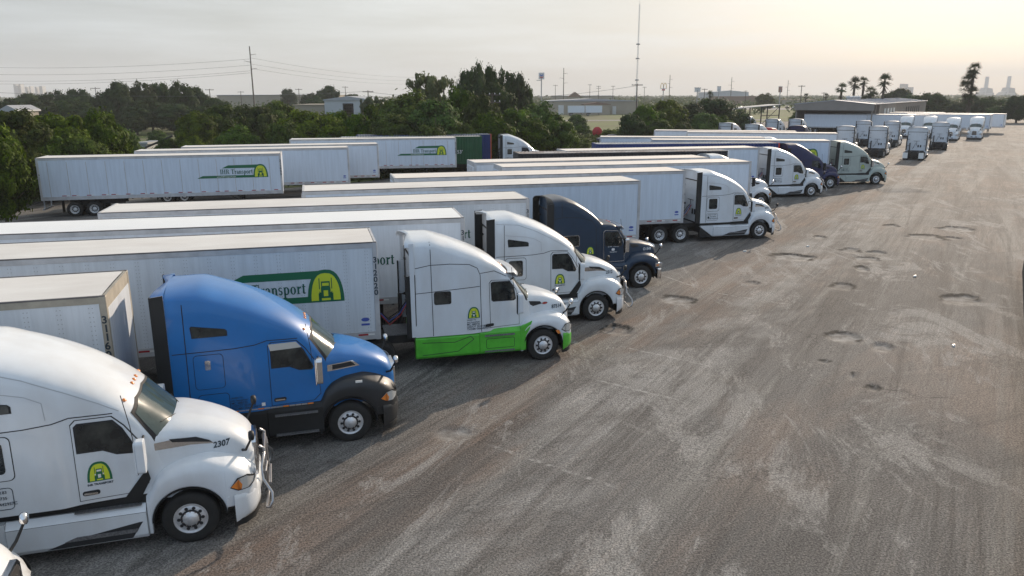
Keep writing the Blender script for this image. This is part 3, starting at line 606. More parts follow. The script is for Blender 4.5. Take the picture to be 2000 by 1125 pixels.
    if style != 'dark':
        b = MB(); rows = [[(x - .04, y * .99, z0 - .10 + .13 * k) for x, y in plan] for k in (0, 1)]; b.grid(rows, 'black_plastic'); b.build('bumper_valance', root)
    if guard:
        g = MB()
        for sg in (-1, 1):
            g.tube([(1.13, sg * .42, .45), (1.20, sg * .42, .6), (1.17, sg * .42, 1.40), (1.08, sg * .42, 1.46)], .027, 'guard_tube', 8)
            g.tube([(1.17, sg * .42, 1.32), (1.16, sg * .60, 1.30), (1.12, sg * .76, 1.16), (1.13, sg * .84, .94), (1.28, sg * .98, .70), (1.28, sg * 1.06, .56), (1.22, sg * 1.08, .44), (1.16, sg * .98, .40), (1.20, sg * .42, .46)], .026, 'guard_tube', 8)
            g.tube([(1.21, sg * .42, 1.1), (1.18, sg * .82, 1.08)], .022, 'guard_tube', 6)
        g.tube([(1.24, -.42, .62), (1.24, .42, .62)], .026, 'guard_tube', 8); g.tube([(1.17, -.42, 1.34), (1.17, .42, 1.34)], .026, 'guard_tube', 8)
        g.build('grille_guard', root)
    # chassis
    c = MB()
    for y in (-.42, .42): c.bb(-7.1, .9, y - .04, y + .04, .72, 1.0, 'frame')
    for x in (-.2, -2, -4.3, -5.0, -6.0, -7.0): c.bb(x - .08, x + .08, -.42, .42, .75, .95, 'frame')
    c.bb(-4.0, -1.2, -1.0, 1.0, .5, 1.06, 'frame'); c.bb(-.15, .15, -1.0, 1.0, .42, .56, 'frame')
    for x in (-5.2, -6.5): c.bb(x - .12, x + .12, -.9, .9, .40, .62, 'frame'); c.box((x, 0, .52), (.4, .45, .4), 'frame')
    c.bb(-4.95, -4.15, -.55, .55, 1.0, 1.04, 'tread_plate'); c.build('chassis', root)
    f5 = MB(); f5.prism([(-.45 + 0, -.5), (.45, -.5), (.45, .5), (-.45, .5)], 1.12, 1.18, 'frame', 'z'); o = f5.build('fifth_wheel', root); o.location = (-5.95, 0, 0)
    hs_ = MB()
    for y, m in ((-.12, 'red_paint'), (0, 'sticker_blue'), (.12, 'black_plastic'))[2 if not detail else 0:]: hs_.tube([(rx - .05, y, 2.0), (rx - .35, y * 2, 1.55), (rx - .7, y * 3, 1.3), (rx - .95, y * 2, 1.6)], .02, m, 6)
    hs_.build('air_hoses', root)
    for y in (-1.04, 1.04): add_wheel(root, xw, y, 'steer')
    for x in (-5.2, -6.5):
        for y in (-1.06, 1.06): add_wheel(root, x, y, 'drive', inner=True)
    for sg in (-1, 1):
        m_ = MB(); m_.bb(-7.16, -7.14, sg * .62, sg * 1.2, .25, .98, 'white_tape' if guard == 'rear' else 'black_plastic'); m_.build('mudflap', root)
    # lettering
    if emb:
        e = MB()
        if paint != 'blue_paint': emblem(e, *emb_at, lambda x, z, k: S(-1, .016 + k)(x, z))
        if not box and paint != 'blue_paint': put_text(e, 'IHR TRANSPORT', .055, emb_at[0], emb_at[1] - .07, S(-1, .018), ink, .002, center=True)
        if e.v: e.build('emblem', root)
        e = MB()
        if box:
            for i, s_ in enumerate(('LEASED TO:', 'IHR TRANSPORT', 'MC 688735', 'USDOT 2018183', 'TXDMV 006442957C')):
                put_text(e, s_, .055 if i < 2 else .085, emb_at[0] - .22, emb_at[1] - .07 - .075 * i, S(-1, .012), ink, .001)
        elif paint == 'blue_paint':
            for i, s_ in enumerate(('LEASED TO:', 'IHR TRANSPORT', 'MC 688735', 'USDOT 2018183', 'TXDMV 006442957C')): put_text(e, s_, .05 if i < 2 else .075, -2.86, 1.45 - .068 * i, S(-1, .012), 'ink', .001)
            e.add(*conform([rc(-2.2, -2.12, 1.2, 1.28)], S(-1, .012), .2), 'white_tape')
        elif mid_window:
            e.add(*conform(strip(rrect(-3.66, -2.98, 1.22, 1.62, .07) + [rrect(-3.66, -2.98, 1.22, 1.62, .07)[0]], .012), S(-1, .010), .15), 'ink')
            for i, s_ in enumerate(('USDOT 2118183', 'MC 688735', 'TXDMV 006442957C')): put_text(e, s_, .075, -3.60 + (.17 if i == 1 else 0), 1.52 - .11 * i, S(-1, .012), ink, .001)
            e.add(*conform([rrect(-3.60, -3.49, 1.34, 1.46, .04)], S(-1, .012), .15), 'ink')
        if e.v: e.build('lettering', root)
        e = MB(); e.add(*conform([ell(-1.62, 1.30, .001, .001, 0, 10, 3)], S(-1, .01), 0), 'seam')
    if number:
        e = MB(); put_text(e, number, .165, *((.28, 1.70) if style == 'aero' else ((.36, 1.56) if style == 'box' else (.22, 1.56))), H(-1, .012), ink, .004, .08 if style != 'box' else 0, .88); e.build('fleet_number', root)
    if style == 'dark' and emb:
        e = MB(); put_text(e, 'STAR TRUCK', .085, -1.32, 1.86, S(-1, .016), ink, .001, center=True); put_text(e, 'TRANSPORT', .06, -1.32, 1.62, S(-1, .016), ink, .001, center=True); e.add(*conform([rrect(-1.40, -1.26, 1.70, 1.80, .03)], S(-1, .016), .15), ink); e.build('lettering', root)
    return root
# ------------------------------------------------------------------ trailers (local: x forward, front wall at x = 0)
def put_logo(root, f):
    e = MB(); g = lambda x, z, k=0: f(x, z, k)
    def P(poly, m, k=0): e.add([f(x, z, k) for x, z in poly], [tuple(range(len(poly)))], m)
    P([(-4.15, 3.12), (-3.72, 3.33), (-1.5, 3.35), (-1.86, 3.12)], 'logo_green'); P([(-5.9, 2.42), (-5.5, 2.60), (-1.9, 2.60), (-1.9, 2.42)], 'logo_green')
    emblem(e, -1.5, 2.42, 1.03, lambda x, z, k: f(x, z, k + .003)); serif(e, 'IHR Transport', .335, -4.30, 2.70, lambda x, z: f(x, z, .002), 'ink_green')
    put_text(e, 'www.IHRTransport.com', .13, -4.55, 2.465, lambda x, z: f(x, z, .004), 'white_tape', .002)
    e.build('logo', root)
def dry_van(skin='skin_rivet', roof='trailer_roof', rail='rail', logo=False, number=None, tape=True, joints=False, reefer=False, post='rail', wheels='plain', sticker=True, length=16.15, zb=1.18, slide=-12.9, legs=True, topper=True):
    L, W2, H = length, 1.295, 4.11; root = empty('box_trailer')
    b = MB(); b.bb(-L, 0, -W2 + .012, W2 - .012, zb + .2, H - .06, skin)
    b.build('cargo_box', root)
    if joints:
        j = MB(); k = -.85
        while k > -L + .3: j.bb(k - .02, k + .02, -W2 + .005, -W2 + .012, zb + .25, H - .3, 'trailer_post'); j.bb(k - .02, k + .02, W2 - .012, W2 - .005, zb + .25, H - .3, 'trailer_post'); k -= 1.22
        j.build('panel_joints', root)
    r = MB()           # slightly crowned roof sheet
    rows = [[(-L + .06, y, H - .012 + .02 * (1 - (y / 1.25)**2)), (-.08, y, H - .012 + .02 * (1 - (y / 1.25)**2))] for y in np.linspace(-1.255, 1.255, 9)]
    r.grid([list(q) for q in rows], roof); r.build('roof', root)
    t = MB()
    for s in (-1, 1):
        t.bb(-L, 0, s * W2, s * (W2 - .045), H - .17, H - .02, rail); t.bb(-L, 0, s * (W2 + .006), s * (W2 - .05), H - .028, H + .002, 'dark_rail')
    t.bb(-.06, .004, -W2 + .02, W2 - .02, H - .3, H - .004, rail); t.bb(-L - .004, -L + .09, -W2 + .02, W2 - .02, H - .28, H + .008, 'trailer_post')
    t.build('top_rail', root)
    t = MB()
    for s in (-1, 1): t.bb(-L, 0, s * (W2 + .004), s * (W2 - .05), zb, zb + .24, rail)
    t.bb(-L, 0, -W2 + .06, W2 - .06, zb + .02, zb + .10, 'frame')
    for x in np.arange(-L + .4, -.3, .6): t.bb(x - .04, x + .04, -W2 + .06, W2 - .06, zb - .06, zb + .02, 'frame')
    t.build('bottom_rail', root)
    for x in (-.06, -L + .06):
        for s in (-1, 1):
            p = MB(); p.bb(x - .075, x + .075, s * (W2 + .008), s * (W2 - .12), zb - .02, H - .004, post); p.build('corner_post', root, .02)
    f = MB()
    f.bb(.001, .012, -W2 + .13, W2 - .13, zb + .1, H - .3, skin); 
    f.bb(.012, .05, -.3, .3, zb + .15, zb + .45, 'seam'); f.build('front_wall', root)
    for s in (-1, 1):
        d = MB(); d.bb(-L - .03, -L - .004, s * .01, s * (W2 - .1), zb + .12, H - .3, skin); do = d.build('rear_door', root)
        k = MB()
        for y in (.3, .62): k.tube([(-L - .055, s * y, zb + .1), (-L - .055, s * y, H - .32)], .017, 'chrome', 6)
        for z in (1.6, 2.7, 3.6): k.bb(-L - .06, -L - .03, s * 1.05, s * 1.2, z - .03, z + .03, 'rail')
        k.build('lock_rod', do)
    u = MB()            # rear guard, chassis, landing gear
    u.tube([(-L, -.75, zb), (-L, -.75, .55)], .05, 'rail', 6); u.tube([(-L, .75, zb), (-L, .75, .55)], .05, 'rail', 6); u.bb(-L - .06, -L + .04, -1.1, 1.1, .48, .58, 'rail'); u.build('rear_guard', root)
    u = MB()
    for y in (-.5, .5): u.bb(slide - 1.6, slide + 1.9, y - .06, y + .06, .75, zb, 'frame')
    for x in (slide, slide - 1.25): u.bb(x - .07, x + .07, -.95, .95, .42, .56, 'frame'); u.box((x + .35, 0, .75), (.5, 1.0, .3), 'frame')
    u.build('bogie', root)
    for x in (slide, slide - 1.25):
        for y in (-1.12, 1.12): add_wheel(root, x, y, wheels, inner=True)
    for s in (-1, 1): m_ = MB(); m_.bb(slide - 2.02, slide - 2.0, s * .7, s * 1.25, .3, 1.1, 'rubber'); m_.build('mudflap', root)
    if legs:
        for s in (-1, 1):
            g = MB(); z0 = .12 if legs == 'down' else .42
            g.bb(-3.02, -2.88, s * .74, s * .88, z0, zb, 'frame'); g.bb(-3.12, -2.78, s * .66, s * .96, z0 - .12, z0 - .08, 'frame') if legs == 'down' else g.bb(-3.06, -2.84, s * .7, s * .92, z0 - .06, z0, 'frame')
            g.tube([(-2.95, s * .8, .6), (-3.9, s * .8, zb)], .03, 'frame', 5); g.build('landing_gear', root)
    if tape:
        k = -.5; i = 0; z = zb + .27 if joints else zb + .13
        while k > -L + .6:
            for s in (-1, 1):
                if 'tape' not in TXT: e = MB(); e.bb(-.14, .145, -.014, .014, 0, .05, 'red_tape'); e.bb(.145, .33, -.014, .014, 0, .05, 'white_tape'); TXT['tape'] = e.mesh('reflective_strip')
                o = bpy.data.objects.new('reflective_strip', TXT['tape']); COL.objects.link(o); o.parent = root; o.location = (k, s * (W2 - .005), z)
            k -= (.62 if i % 3 == 1 else .95); i += 1
    F = lambda x, z, k=0: (x, -(W2 - .012 + .006 + k + (.006 if joints else 0)), z)
    if logo == 'plain':
        e = MB(); serif(e, 'IHR Transport', .38, -5.0, 2.58, lambda x, z: F(x, z, .002), 'ink_green'); e.build('lettering', root)
    elif logo: put_logo(root, F)
    if sticker:
        e = MB(); e.add([F(x, z) for x, z in ell(-.42, zb + .62, .12, .06, 0, 360, 14)[:-1]], [tuple(range(14))], 'sticker_blue'); e.add([F(x, z) for x, z in rc(-.54, -.30, zb + .44, zb + .50)], [(0, 1, 2, 3)], 'sticker_blue'); e.build('maker_sticker', root)
    if number:
        e = MB()
        for i, ch in enumerate(number):
            put_text(e, ch, .23, -.07, H - .60 - .195 * i, lambda x, z: (x, -(W2 + .014), z), 'ink', .006, center=True)
        e.build('fleet_number', root)
    return root
mat('trailer_post', (.55, .55, .55), .45, .2, 0, .2, 2)
def container(col, L=14.6, front=None, roofm='container_roof', ridge=.28, zb=1.25, texts=()):
    """ribbed container locked on a skeletal chassis"""
    root = empty('container_trailer'); W2, H = 1.22, 4.08
    b = MB(); n = int(L / ridge)
    for s in (-1, 1):
        rows = []
        for i in range(n):
            x = -.1 - i * (L - .2) / n; w_ = (L - .2) / n
            for dx, d in ((0, 0), (.22, 0), (.36, .035), (.78, .035), (.92, 0)): rows.append([(x - w_ * dx, s * (W2 - .02 - d), z) for z in (zb + .12, H - .1)])
        b.grid(rows, col, False)
    b.bb(-L, -L + .1, -W2, W2, zb, H, col)
    b.build('container_box', root)
    r = MB(); rows = []
    for i in range(n):
        x = -.1 - i * (L - .2) / n; w_ = (L - .2) / n
        for dx, d in ((0, 0), (.3, 0), (.45, .03), (.8, .03), (.95, 0)): rows.append([(x - w_ * dx, y, H - .03 + d) for y in (-W2 + .04, W2 - .04)])
    r.grid(rows, roofm, False); r.build('roof', root)
    r = MB()
    for s in (-1, 1): r.bb(-L, 0, s * W2, s * (W2 - .07), zb, zb + .14, col); r.bb(-L, 0, s * W2, s * (W2 - .06), H - .11, H - .01, col)
    for x in (-.09, -L + .09):
        for s in (-1, 1): r.bb(x - .09, x + .09, s * (W2 + .004), s * (W2 - .14), zb - .004, H + .004, col)
    r.build('container_frame', root)
    f = MB(); f.bb(-.06, -.02, -W2 + .1, W2 - .1, zb + .1, H - .05, front or col); f.bb(-.03, .01, -W2, W2, H - .12, H + .006, front or col)
    for s in (-1, 1): f.bb(-.13, .012, s * (W2 + .008), s * (W2 - .15), zb, H + .008, front or col)
    f.build('container_door', root)
    c = MB()
    for y in (-.45, .45): c.bb(-L - .2, .2, y - .07, y + .07, .9, zb - .01, 'frame')
    for x in (-.3, -4, -8, -L + .3): c.bb(x - .1, x + .1, -1.2, 1.2, 1.0, zb - .012, 'frame')
    for x in (-L + 1.6, -L + 2.85): c.bb(x - .07, x + .07, -.95, .95, .42, .56, 'frame')
    c.build('chassis', root)
    for s in (-1, 1): g = MB(); g.bb(-3.02, -2.88, s * .74, s * .88, .1, 1.1, 'frame'); g.bb(-3.12, -2.78, s * .66, s * .96, .0, .05, 'frame'); g.build('landing_gear', root)
    for x in (-L + 1.6, -L + 2.85):
        for y in (-1.12, 1.12): add_wheel(root, x, y, 'plain', inner=True)
    if texts:
        e = MB()
        for s_, sz, x, z in texts: put_text(e, s_, sz, x, z, lambda a, q: (a, -(W2 + .004), q), 'ink_white', .003)
        e.build('lettering', root)
    return root
mat('container_green', (.008, .085, .03), .5, 0, 0, .25, 1.2); mat('container_blue', (.012, .035, .17), .5, 0, 0, .25, 1.2)
mat('container_red', (.42, .03, .03), .5); mat('container_orange', (.42, .08, .02), .5); mat('container_dark', (.018, .020, .026), .6, 0, 0, .3, 1.5)
mat('container_roof', (.42, .43, .42), .55, 0, 0, .35, .8, col2=(.22, .21, .2)); mat('container_roof_rusty', (.45, .42, .39), .6, 0, 0, .5, .9, col2=(.16, .09, .06))

# ------------------------------------------------------------------ small vehicles
def car(kind='sedan', paint='navy_paint'):
    root = empty('parked_car' if kind == 'sedan' else 'pickup_truck')
    if kind == 'sedan': L, W, pts = 4.7, .90, [(-2.35, .62, .95, .98), (-2.2, .55, .9, 1.02), (-1.5, .5, .88, 1.08), (-1.0, .5, .86, 1.36), (-.4, .5, .84, 1.45), (.3, .5, .84, 1.42), (.75, .5, .86, 1.2), (1.1, .5, .86, 1.0), (1.7, .5, .82, .94), (2.2, .52, .76, .84), (2.35, .58, .7, .75)]
    else: L, W, pts = 5.8, 1.0, [(-2.9, .6, 1.1, 1.14), (-.9, .6, 1.1, 1.14), (-.8, .6, 1.12, 1.5), (-.65, .6, 1.15, 1.85), (.4, .6, 1.15, 1.88), (.8, .6, 1.12, 1.75), (1.3, .6, 1.1, 1.24), (2.0, .6, 1.05, 1.16), (2.7, .62, .98, 1.08), (2.9, .66, .85, .9)]
    keys = [(x, zb - .2, zs, zt, W, W * (.98 if zt < 1.2 else .80 if kind == 'sedan' else .86)) for x, zb, zs, zt in pts]
    b = Loft(keys, 2.6); m = MB(); b.mesh(m, paint, .12, 4, 7); m.build('body', root)
    a0, a1, z0, z1 = (-1.05, .7, .90, 1.26) if kind == 'sedan' else (-.62, .85, 1.18, 1.68)
    for s in (-1, 1):
        for (p, q) in ((a0, (a0 + a1) / 2 - .05), ((a0 + a1) / 2 + .03, a1)):
            g = MB(); g.add(*conform([[(p, z0), (q + (.15 if q == a1 else 0), z0), (q - (.15 if q == a1 else 0), z1), (p + (.2 if p == a0 else 0), z1)]], lambda x, z: (x, s * (b.side(x, z) + .01), z), .1), 'glass'); g.build('window', root)
        for x in (-L * .29, L * .31):
            o = bpy.data.objects.new('wheel', WM['steer']); COL.objects.link(o); o.parent = root; k = .66 if kind == 'sedan' else .78; o.location = (x, s * (W - .08), .5 * k); o.scale = (k, .8, k)
            if s > 0: o.rotation_euler = (0, 0, math.pi)
            t = bpy.data.objects.new('tyre', WM['tyre']); COL.objects.link(t); t.parent = o
        h = MB(); h.box((L / 2 - .1, s * W * .72, .68 if kind == 'sedan' else .9), (.12, .3, .14), 'lens'); h.build('headlight', root, .02)
        h = MB(); h.box((-L / 2 + .03, s * W * .78, .85 if kind == 'sedan' else 1.0), (.08, .22, .16), 'red_tape'); h.build('tail_light', root, .02)
    tz = 1.02 if kind == 'sedan' else 1.25
    g = MB(); x0, x1 = ((.62, 1.02) if kind == 'sedan' else (.75, 1.25))
    rows = [[(x, y, b.topz(x, y) + .012) for y in np.linspace(-W * .62, W * .62, 7)] for x in np.linspace(x0, x1, 5)]; g.grid(rows, 'glass'); g.build('windshield', root)
    if kind != 'sedan': g = MB(); g.bb(-2.8, -.95, -.82, .82, 1.145, 1.16, 'frame'); g.build('cargo_bed', root)
    return root

# ------------------------------------------------------------------ trees
def leafmat(name, c1, c2, tr=.22):
    m = bpy.data.materials.new(name); m.use_nodes = True; t = m.node_tree; L = t.links.new; b = t.nodes['Principled BSDF']; o = t.nodes['Material Output']
    g = nn(t, 'ShaderNodeNewGeometry'); oi = nn(t, 'ShaderNodeObjectInfo'); n = nn(t, 'ShaderNodeTexNoise', Scale=.9, Detail=3); L(g.outputs['Position'], n.inputs['Vector'])
    n2 = nn(t, 'ShaderNodeTexNoise', Scale=9., Detail=1); L(g.outputs['Position'], n2.inputs['Vector'])
    ad = nn(t, 'ShaderNodeMath', operation='ADD'); L(n.outputs['Fac'], ad.inputs[0]); L(n2.outputs['Fac'], ad.inputs[1])
    r = nn(t, 'ShaderNodeValToRGB'); r.color_ramp.elements[0].position = .36; r.color_ramp.elements[1].position = .68
    hf = nn(t, 'ShaderNodeMath', operation='MULTIPLY'); hf.inputs[1].default_value = .5; L(ad.outputs[0], hf.inputs[0]); L(hf.outputs[0], r.inputs[0])
    r.color_ramp.elements[0].color = (*c1, 1); r.color_ramp.elements[1].color = (*c2, 1)
    b.inputs['Roughness'].default_value = .7; b.inputs['Specular IOR Level'].default_value = .1
    hv = nn(t, 'ShaderNodeHueSaturation'); L(r.outputs[0], hv.inputs['Color'])
    for k_, lo, hi in (('Hue', .468, .515), ('Saturation', .85, 1.15), ('Value', .8, 1.6)):
        a_ = nn(t, 'ShaderNodeMath', operation='MULTIPLY'); a_.inputs[1].default_value = {'Hue': 7.13, 'Saturation': 3.71, 'Value': 1.0}[k_]; L(oi.outputs['Random'], a_.inputs[0]); f_ = nn(t, 'ShaderNodeMath', operation='FRACT'); L(a_.outputs[0], f_.inputs[0])
        q_ = nn(t, 'ShaderNodeMapRange'); q_.inputs[3].default_value = lo; q_.inputs[4].default_value = hi; L(f_.outputs[0], q_.inputs[0]); L(q_.outputs[0], hv.inputs[k_])
    r = hv; L(r.outputs[0], b.inputs['Base Color'])
    tl = nn(t, 'ShaderNodeBsdfTranslucent'); hs = nn(t, 'ShaderNodeHueSaturation', Value=1.5, Saturation=1.1); L(r.outputs[0], hs.inputs['Color']); L(hs.outputs[0], tl.inputs['Color'])
    mx = nn(t, 'ShaderNodeMixShader'); mx.inputs[0].default_value = tr; L(b.outputs[0], mx.inputs[1]); L(tl.outputs[0], mx.inputs[2]); L(mx.outputs[0], o.inputs[0])
    MATS[name] = m; return m
leafmat('leaf_mesquite', (.009, .024, .004), (.095, .150, .016)); leafmat('leaf_dark', (.011, .026, .008), (.040, .072, .018)); leafmat('leaf_grey', (.06, .085, .04), (.12, .145, .07)); leafmat('leaf_far', (.035, .055, .02), (.075, .10, .035), .2)
mat('bark', (.11, .085, .06), .9, 0, 0, .4, 6); mat('palm_trunk', (.09, .07, .05), .9, 0, 0, .4, 8); leafmat('leaf_palm', (.02, .035, .014), (.05, .07, .025), .15)
rng = np.random.default_rng(7)
def quads_mesh(name, cs, us, vs, m):
    n = len(cs); V = np.stack([cs - us - vs, cs + us - vs * .6, cs + us * .9 + vs, cs - us * .7 + vs * .8], 1).reshape(-1, 3).astype(np.float32)
    me = bpy.data.meshes.new(name); me.vertices.add(4 * n); me.vertices.foreach_set('co', V.ravel()); me.loops.add(4 * n); me.loops.foreach_set('vertex_index', np.arange(4 * n, dtype=np.int32))
    me.polygons.add(n); me.polygons.foreach_set('loop_start', np.arange(0, 4 * n, 4, dtype=np.int32)); me.materials.append(M(m)); me.update(calc_edges=True); return me
def unit(a): return a / np.maximum(1e-6, np.linalg.norm(a, axis=1, keepdims=True))
def leaves(centres, rad, per, size, up=.5):
    """clumps of leaves: leaves lie near the shell of each clump"""
    n = len(centres) * per; ci = np.repeat(np.arange(len(centres)), per); d = unit(rng.normal(size=(n, 3))); r = rad[ci] * (rng.random(n)**.45) * np.where(rng.random(n) < .10, 1.0 + .9 * rng.random(n), 1.0)
    c = centres[ci] + d * r[:, None] * np.array([1, 1, .75]); od = unit(centres[ci] - centres.mean(0)) if len(centres) < 400 else d; nrm = unit(d * .9 + od * .6 + rng.normal(size=(n, 3)) * .45 + np.array([0, 0, up * .5])); a = unit(np.cross(nrm, rng.normal(size=(n, 3)))); b = np.cross(nrm, a)
    s = size * (0.6 + .8 * rng.random(n)); return c, a * s[:, None] * .55, b * s[:, None]
def crown(seed, kind):
    global rng; rng = np.random.default_rng(seed)
    if kind == 'bush':        # unit crown: 1 wide (radius 1), height 2, base at 0
        n = 110; d = unit(rng.normal(size=(n, 3))); rr = .30 + .60 * rng.random(n)**.6; c = d * rr[:, None]; c[:, 2] = c[:, 2] * .86 + .98; c[:, :2] *= (1.08 - .14 * c[:, 2:3]); rad = .14 + .16 * rng.random(n)
        q = leaves(c, rad, 210, .044); return quads_mesh('crown', *q, 'leaf_mesquite')
    if kind == 'dark':
        n = 90; d = unit(rng.normal(size=(n, 3))); c = d * (.25 + .6 * rng.random(n)**.5)[:, None]; c[:, 2] = c[:, 2] * .95 + 1.0; rad = .13 + .17 * rng.random(n); q = leaves(c, rad, 160, .05); return quads_mesh('crown', *q, 'leaf_dark')
    if kind == 'upright':
        n = 60; a = rng.random(n) * 6.283; h = rng.random(n); rr = (.16 + .62 * np.sin(np.pi * (h * .8 + .12))) * rng.random(n)**.4; c = np.stack([np.cos(a) * rr, np.sin(a) * rr, .1 + h * 1.85], 1); rad = .10 + .14 * rng.random(n); q = leaves(c, rad, 170, .045); return quads_mesh('crown', *q, 'leaf_dark')
    if kind == 'airy':
        n = 70; d = unit(rng.normal(size=(n, 3))); c = d * (.35 + .6 * rng.random(n))[:, None]; c[:, 2] = c[:, 2] * .42 + 1.5; rad = .07 + .10 * rng.random(n); q = leaves(c, rad, 70, .04); return quads_mesh('crown', *q, 'leaf_grey')
    if kind == 'far':
        n = 26; d = unit(rng.normal(size=(n, 3))); c = d * (.3 + .55 * rng.random(n)**.5)[:, None]; c[:, 2] = c[:, 2] * .9 + .95; rad = .2 + .2 * rng.random(n); q = leaves(c, rad, 60, .10); return quads_mesh('crown', *q, 'leaf_far')
CROWNS = {k: [crown(10 * i + 3 + j, k) for j in range(c)] for i, (k, c) in enumerate((('bush', 4), ('dark', 2), ('upright', 2), ('airy', 2), ('far', 3)))}
def trunk_mesh(seed):
    r = random.Random(seed); b = MB(); b.tube([(0, 0, -.05), (.02, .01, .35), (0, .03, .8)], [.07, .055, .035], 'bark', 8)
    for k in range(7):
        a = k * .9 + r.random(); z = .25 + .07 * k; l = .55 + .3 * r.random(); b.tube([(0, 0, z), (math.cos(a) * l * .4, math.sin(a) * l * .4, z + .25), (math.cos(a) * l, math.sin(a) * l, z + .55 + .3 * r.random())], [.035, .022, .006], 'bark', 5)
    return b.mesh('trunk')
TRUNKS = [trunk_mesh(s) for s in range(3)]
NT = [0]
def tree(u, v, D, wpx, kind='bush', label=None, group=None, name=None, z0=0):
    """tree whose top shows at photo (u, v) with a crown wpx wide, standing D metres ahead"""
    i = NT[0]; NT[0] += 1; h = (zt_(v, D) - z0) * 1.03; hw = wpx / 2 / FPX * D * 1.03
    nm = name or {'bush': 'mesquite_tree', 'dark': 'broadleaf_tree', 'upright': 'tall_tree', 'airy': 'sparse_tree', 'far': 'distant_tree'}[kind]
    root = empty(nm, (at(u, D), D, z0), i * 2.4); k = h / 1.97; root.scale = (hw, hw, k)
    for n_, me in (('crown', CROWNS[kind][i % len(CROWNS[kind])]), ('trunk', TRUNKS[i % 3])):
        o = bpy.data.objects.new(n_, me); COL.objects.link(o); o.parent = root
    tag(root, label, 'tree', group); return root
def palm(u, v, D, wpx, label, extra=()):
    h = zt_(v, D); r = wpx / 2 / FPX * D * 1.3; root = empty('palm_tree', (at(u, D), D, 0)); rr = random.Random(int(u))
    b = MB(); b.tube([(0, 0, -.1), (.1, 0, h * .4), (.25, .1, h - r * .9)], [.5, .36, .3], 'palm_trunk', 9); b.build('trunk', root)
    c = MB()
    def head(cx, cz, r):
        for k in range(34):
            a = rr.random() * 6.283; e = R(rr.uniform(-38, 80)); L = r * rr.uniform(.75, 1.05); d = Vector((math.cos(a) * math.cos(e), math.sin(a) * math.cos(e), math.sin(e))); s = d.cross(Vector((0, 0, 1))).normalized()
            p0 = Vector((cx, .1, cz)); p1 = p0 + d * L * .45; up = s.cross(d)
            # fan of narrow leaflets
            for q in range(9):
                t = (q - 4) / 4; tip = p1 + (d * math.cos(t * 1.2) + s * math.sin(t * 1.2)) * L * .55 + Vector((0, 0, -.14 * L * abs(t) - .05 * L)); w_ = (s * math.cos(t * 1.2) - d * math.sin(t * 1.2)) * .035 * r
                c.add([p1 - w_, p1 + w_, tip + w_ * .3, tip - w_ * .3], [(0, 1, 2, 3)], 'leaf_palm')
            c.add([p0 - s * .02 * r, p0 + s * .02 * r, p1 + s * .015 * r, p1 - s * .015 * r], [(0, 1, 2, 3)], 'leaf_palm')
        for k in range(14):      # skirt of dead fronds
            a = rr.random() * 6.283; z = cz - rr.random() * r * 1.1; L = r * .38; p = Vector((cx + .2 * math.cos(a), .1 + .2 * math.sin(a), z)); q = p + Vector((math.cos(a) * L, math.sin(a) * L, -L * .9)); s = Vector((-math.sin(a), math.cos(a), 0)) * .07 * r
            c.add([p - s * .4, p + s * .4, q + s, q - s], [(0, 1, 2, 3)], 'palm_trunk')
    head(.25, h - r * .95, r)
    for dx, dz, k in extra: head(dx, h - r * .95 - dz, r * k); 
    c.build('crown', root); tag(root, label, 'palm tree'); return root

# ------------------------------------------------------------------ poles and signs
mat('wood_pole', (.10, .08, .065), .9, 0, 0, .3, 5); mat('grey_metal', (.30, .31, .32), .5, .5); mat('pale_metal', (.6, .6, .6), .5, .2)
def pole(u, v, D, kind='t', name='utility_pole', label='', group=None, rz=.4, lw=1.0):
    h = zt_(v, D); root = empty(name, (at(u, D), D, 0), rz); b = MB(); m = 'wood_pole' if kind in ('t', 'tt', 'trans') else 'grey_metal'
    r = .16 * lw; b.tube([(0, 0, -.1), (0, 0, h)], [r, r * .65], m, 7); b.build('shaft', root)
    if kind in ('t', 'tt'):
        for j in range(2 if kind == 'tt' else 1):
            b = MB(); z = h - .3 - j * 1.0; b.bb(-1.3, 1.3, -.07, .07, z - .08, z + .08, m)
            for x in (-1.15, -.4, .4, 1.15): b.lathe([(0, .05), (.1, .08), (.2, .03)], 'pale_metal', 6, (x, 0, z + .08), 'z')
            b.build('crossarm', root)
    if kind == 'trans':
        for j, (z, L) in enumerate(((h - 3.2, 2.6), (h - 6.2, -2.8), (h - 9.2, 2.6))): b = MB(); b.tube([(0, 0, z - .5), (L, 0, z)], [.12, .06], m, 5); b.tube([(L, 0, z), (L, 0, z - 1.1)], .06, 'pale_metal', 5); b.build('crossarm', root)
    if kind == 'xf':
        b = MB(); b.bb(-1.2, 1.2, -.07, .07, h - .4, h - .26, 'wood_pole'); b.build('crossarm', root)
        for x in (-.45, .45): b = MB(); b.lathe([(0, 0), (0, .25), (.8, .25), (.85, 0)], 'pale_metal', 10, (x, .1, h - 3.0), 'z'); b.build('transformer', root)
    if kind == 'lamp':
        b = MB(); b.tube([(0, 0, h - .6), (-1.2, 0, h), (-2.4, 0, h + .1)], .05, m, 5); b.build('lamp_arm', root); b = MB(); b.box((-2.7, 0, h + .08), (.7, .3, .16), 'pale_metal'); b.build('lamp_head', root, .04)
    tag(root, label, 'pole' if kind != 'lamp' else 'street lamp', group); return root
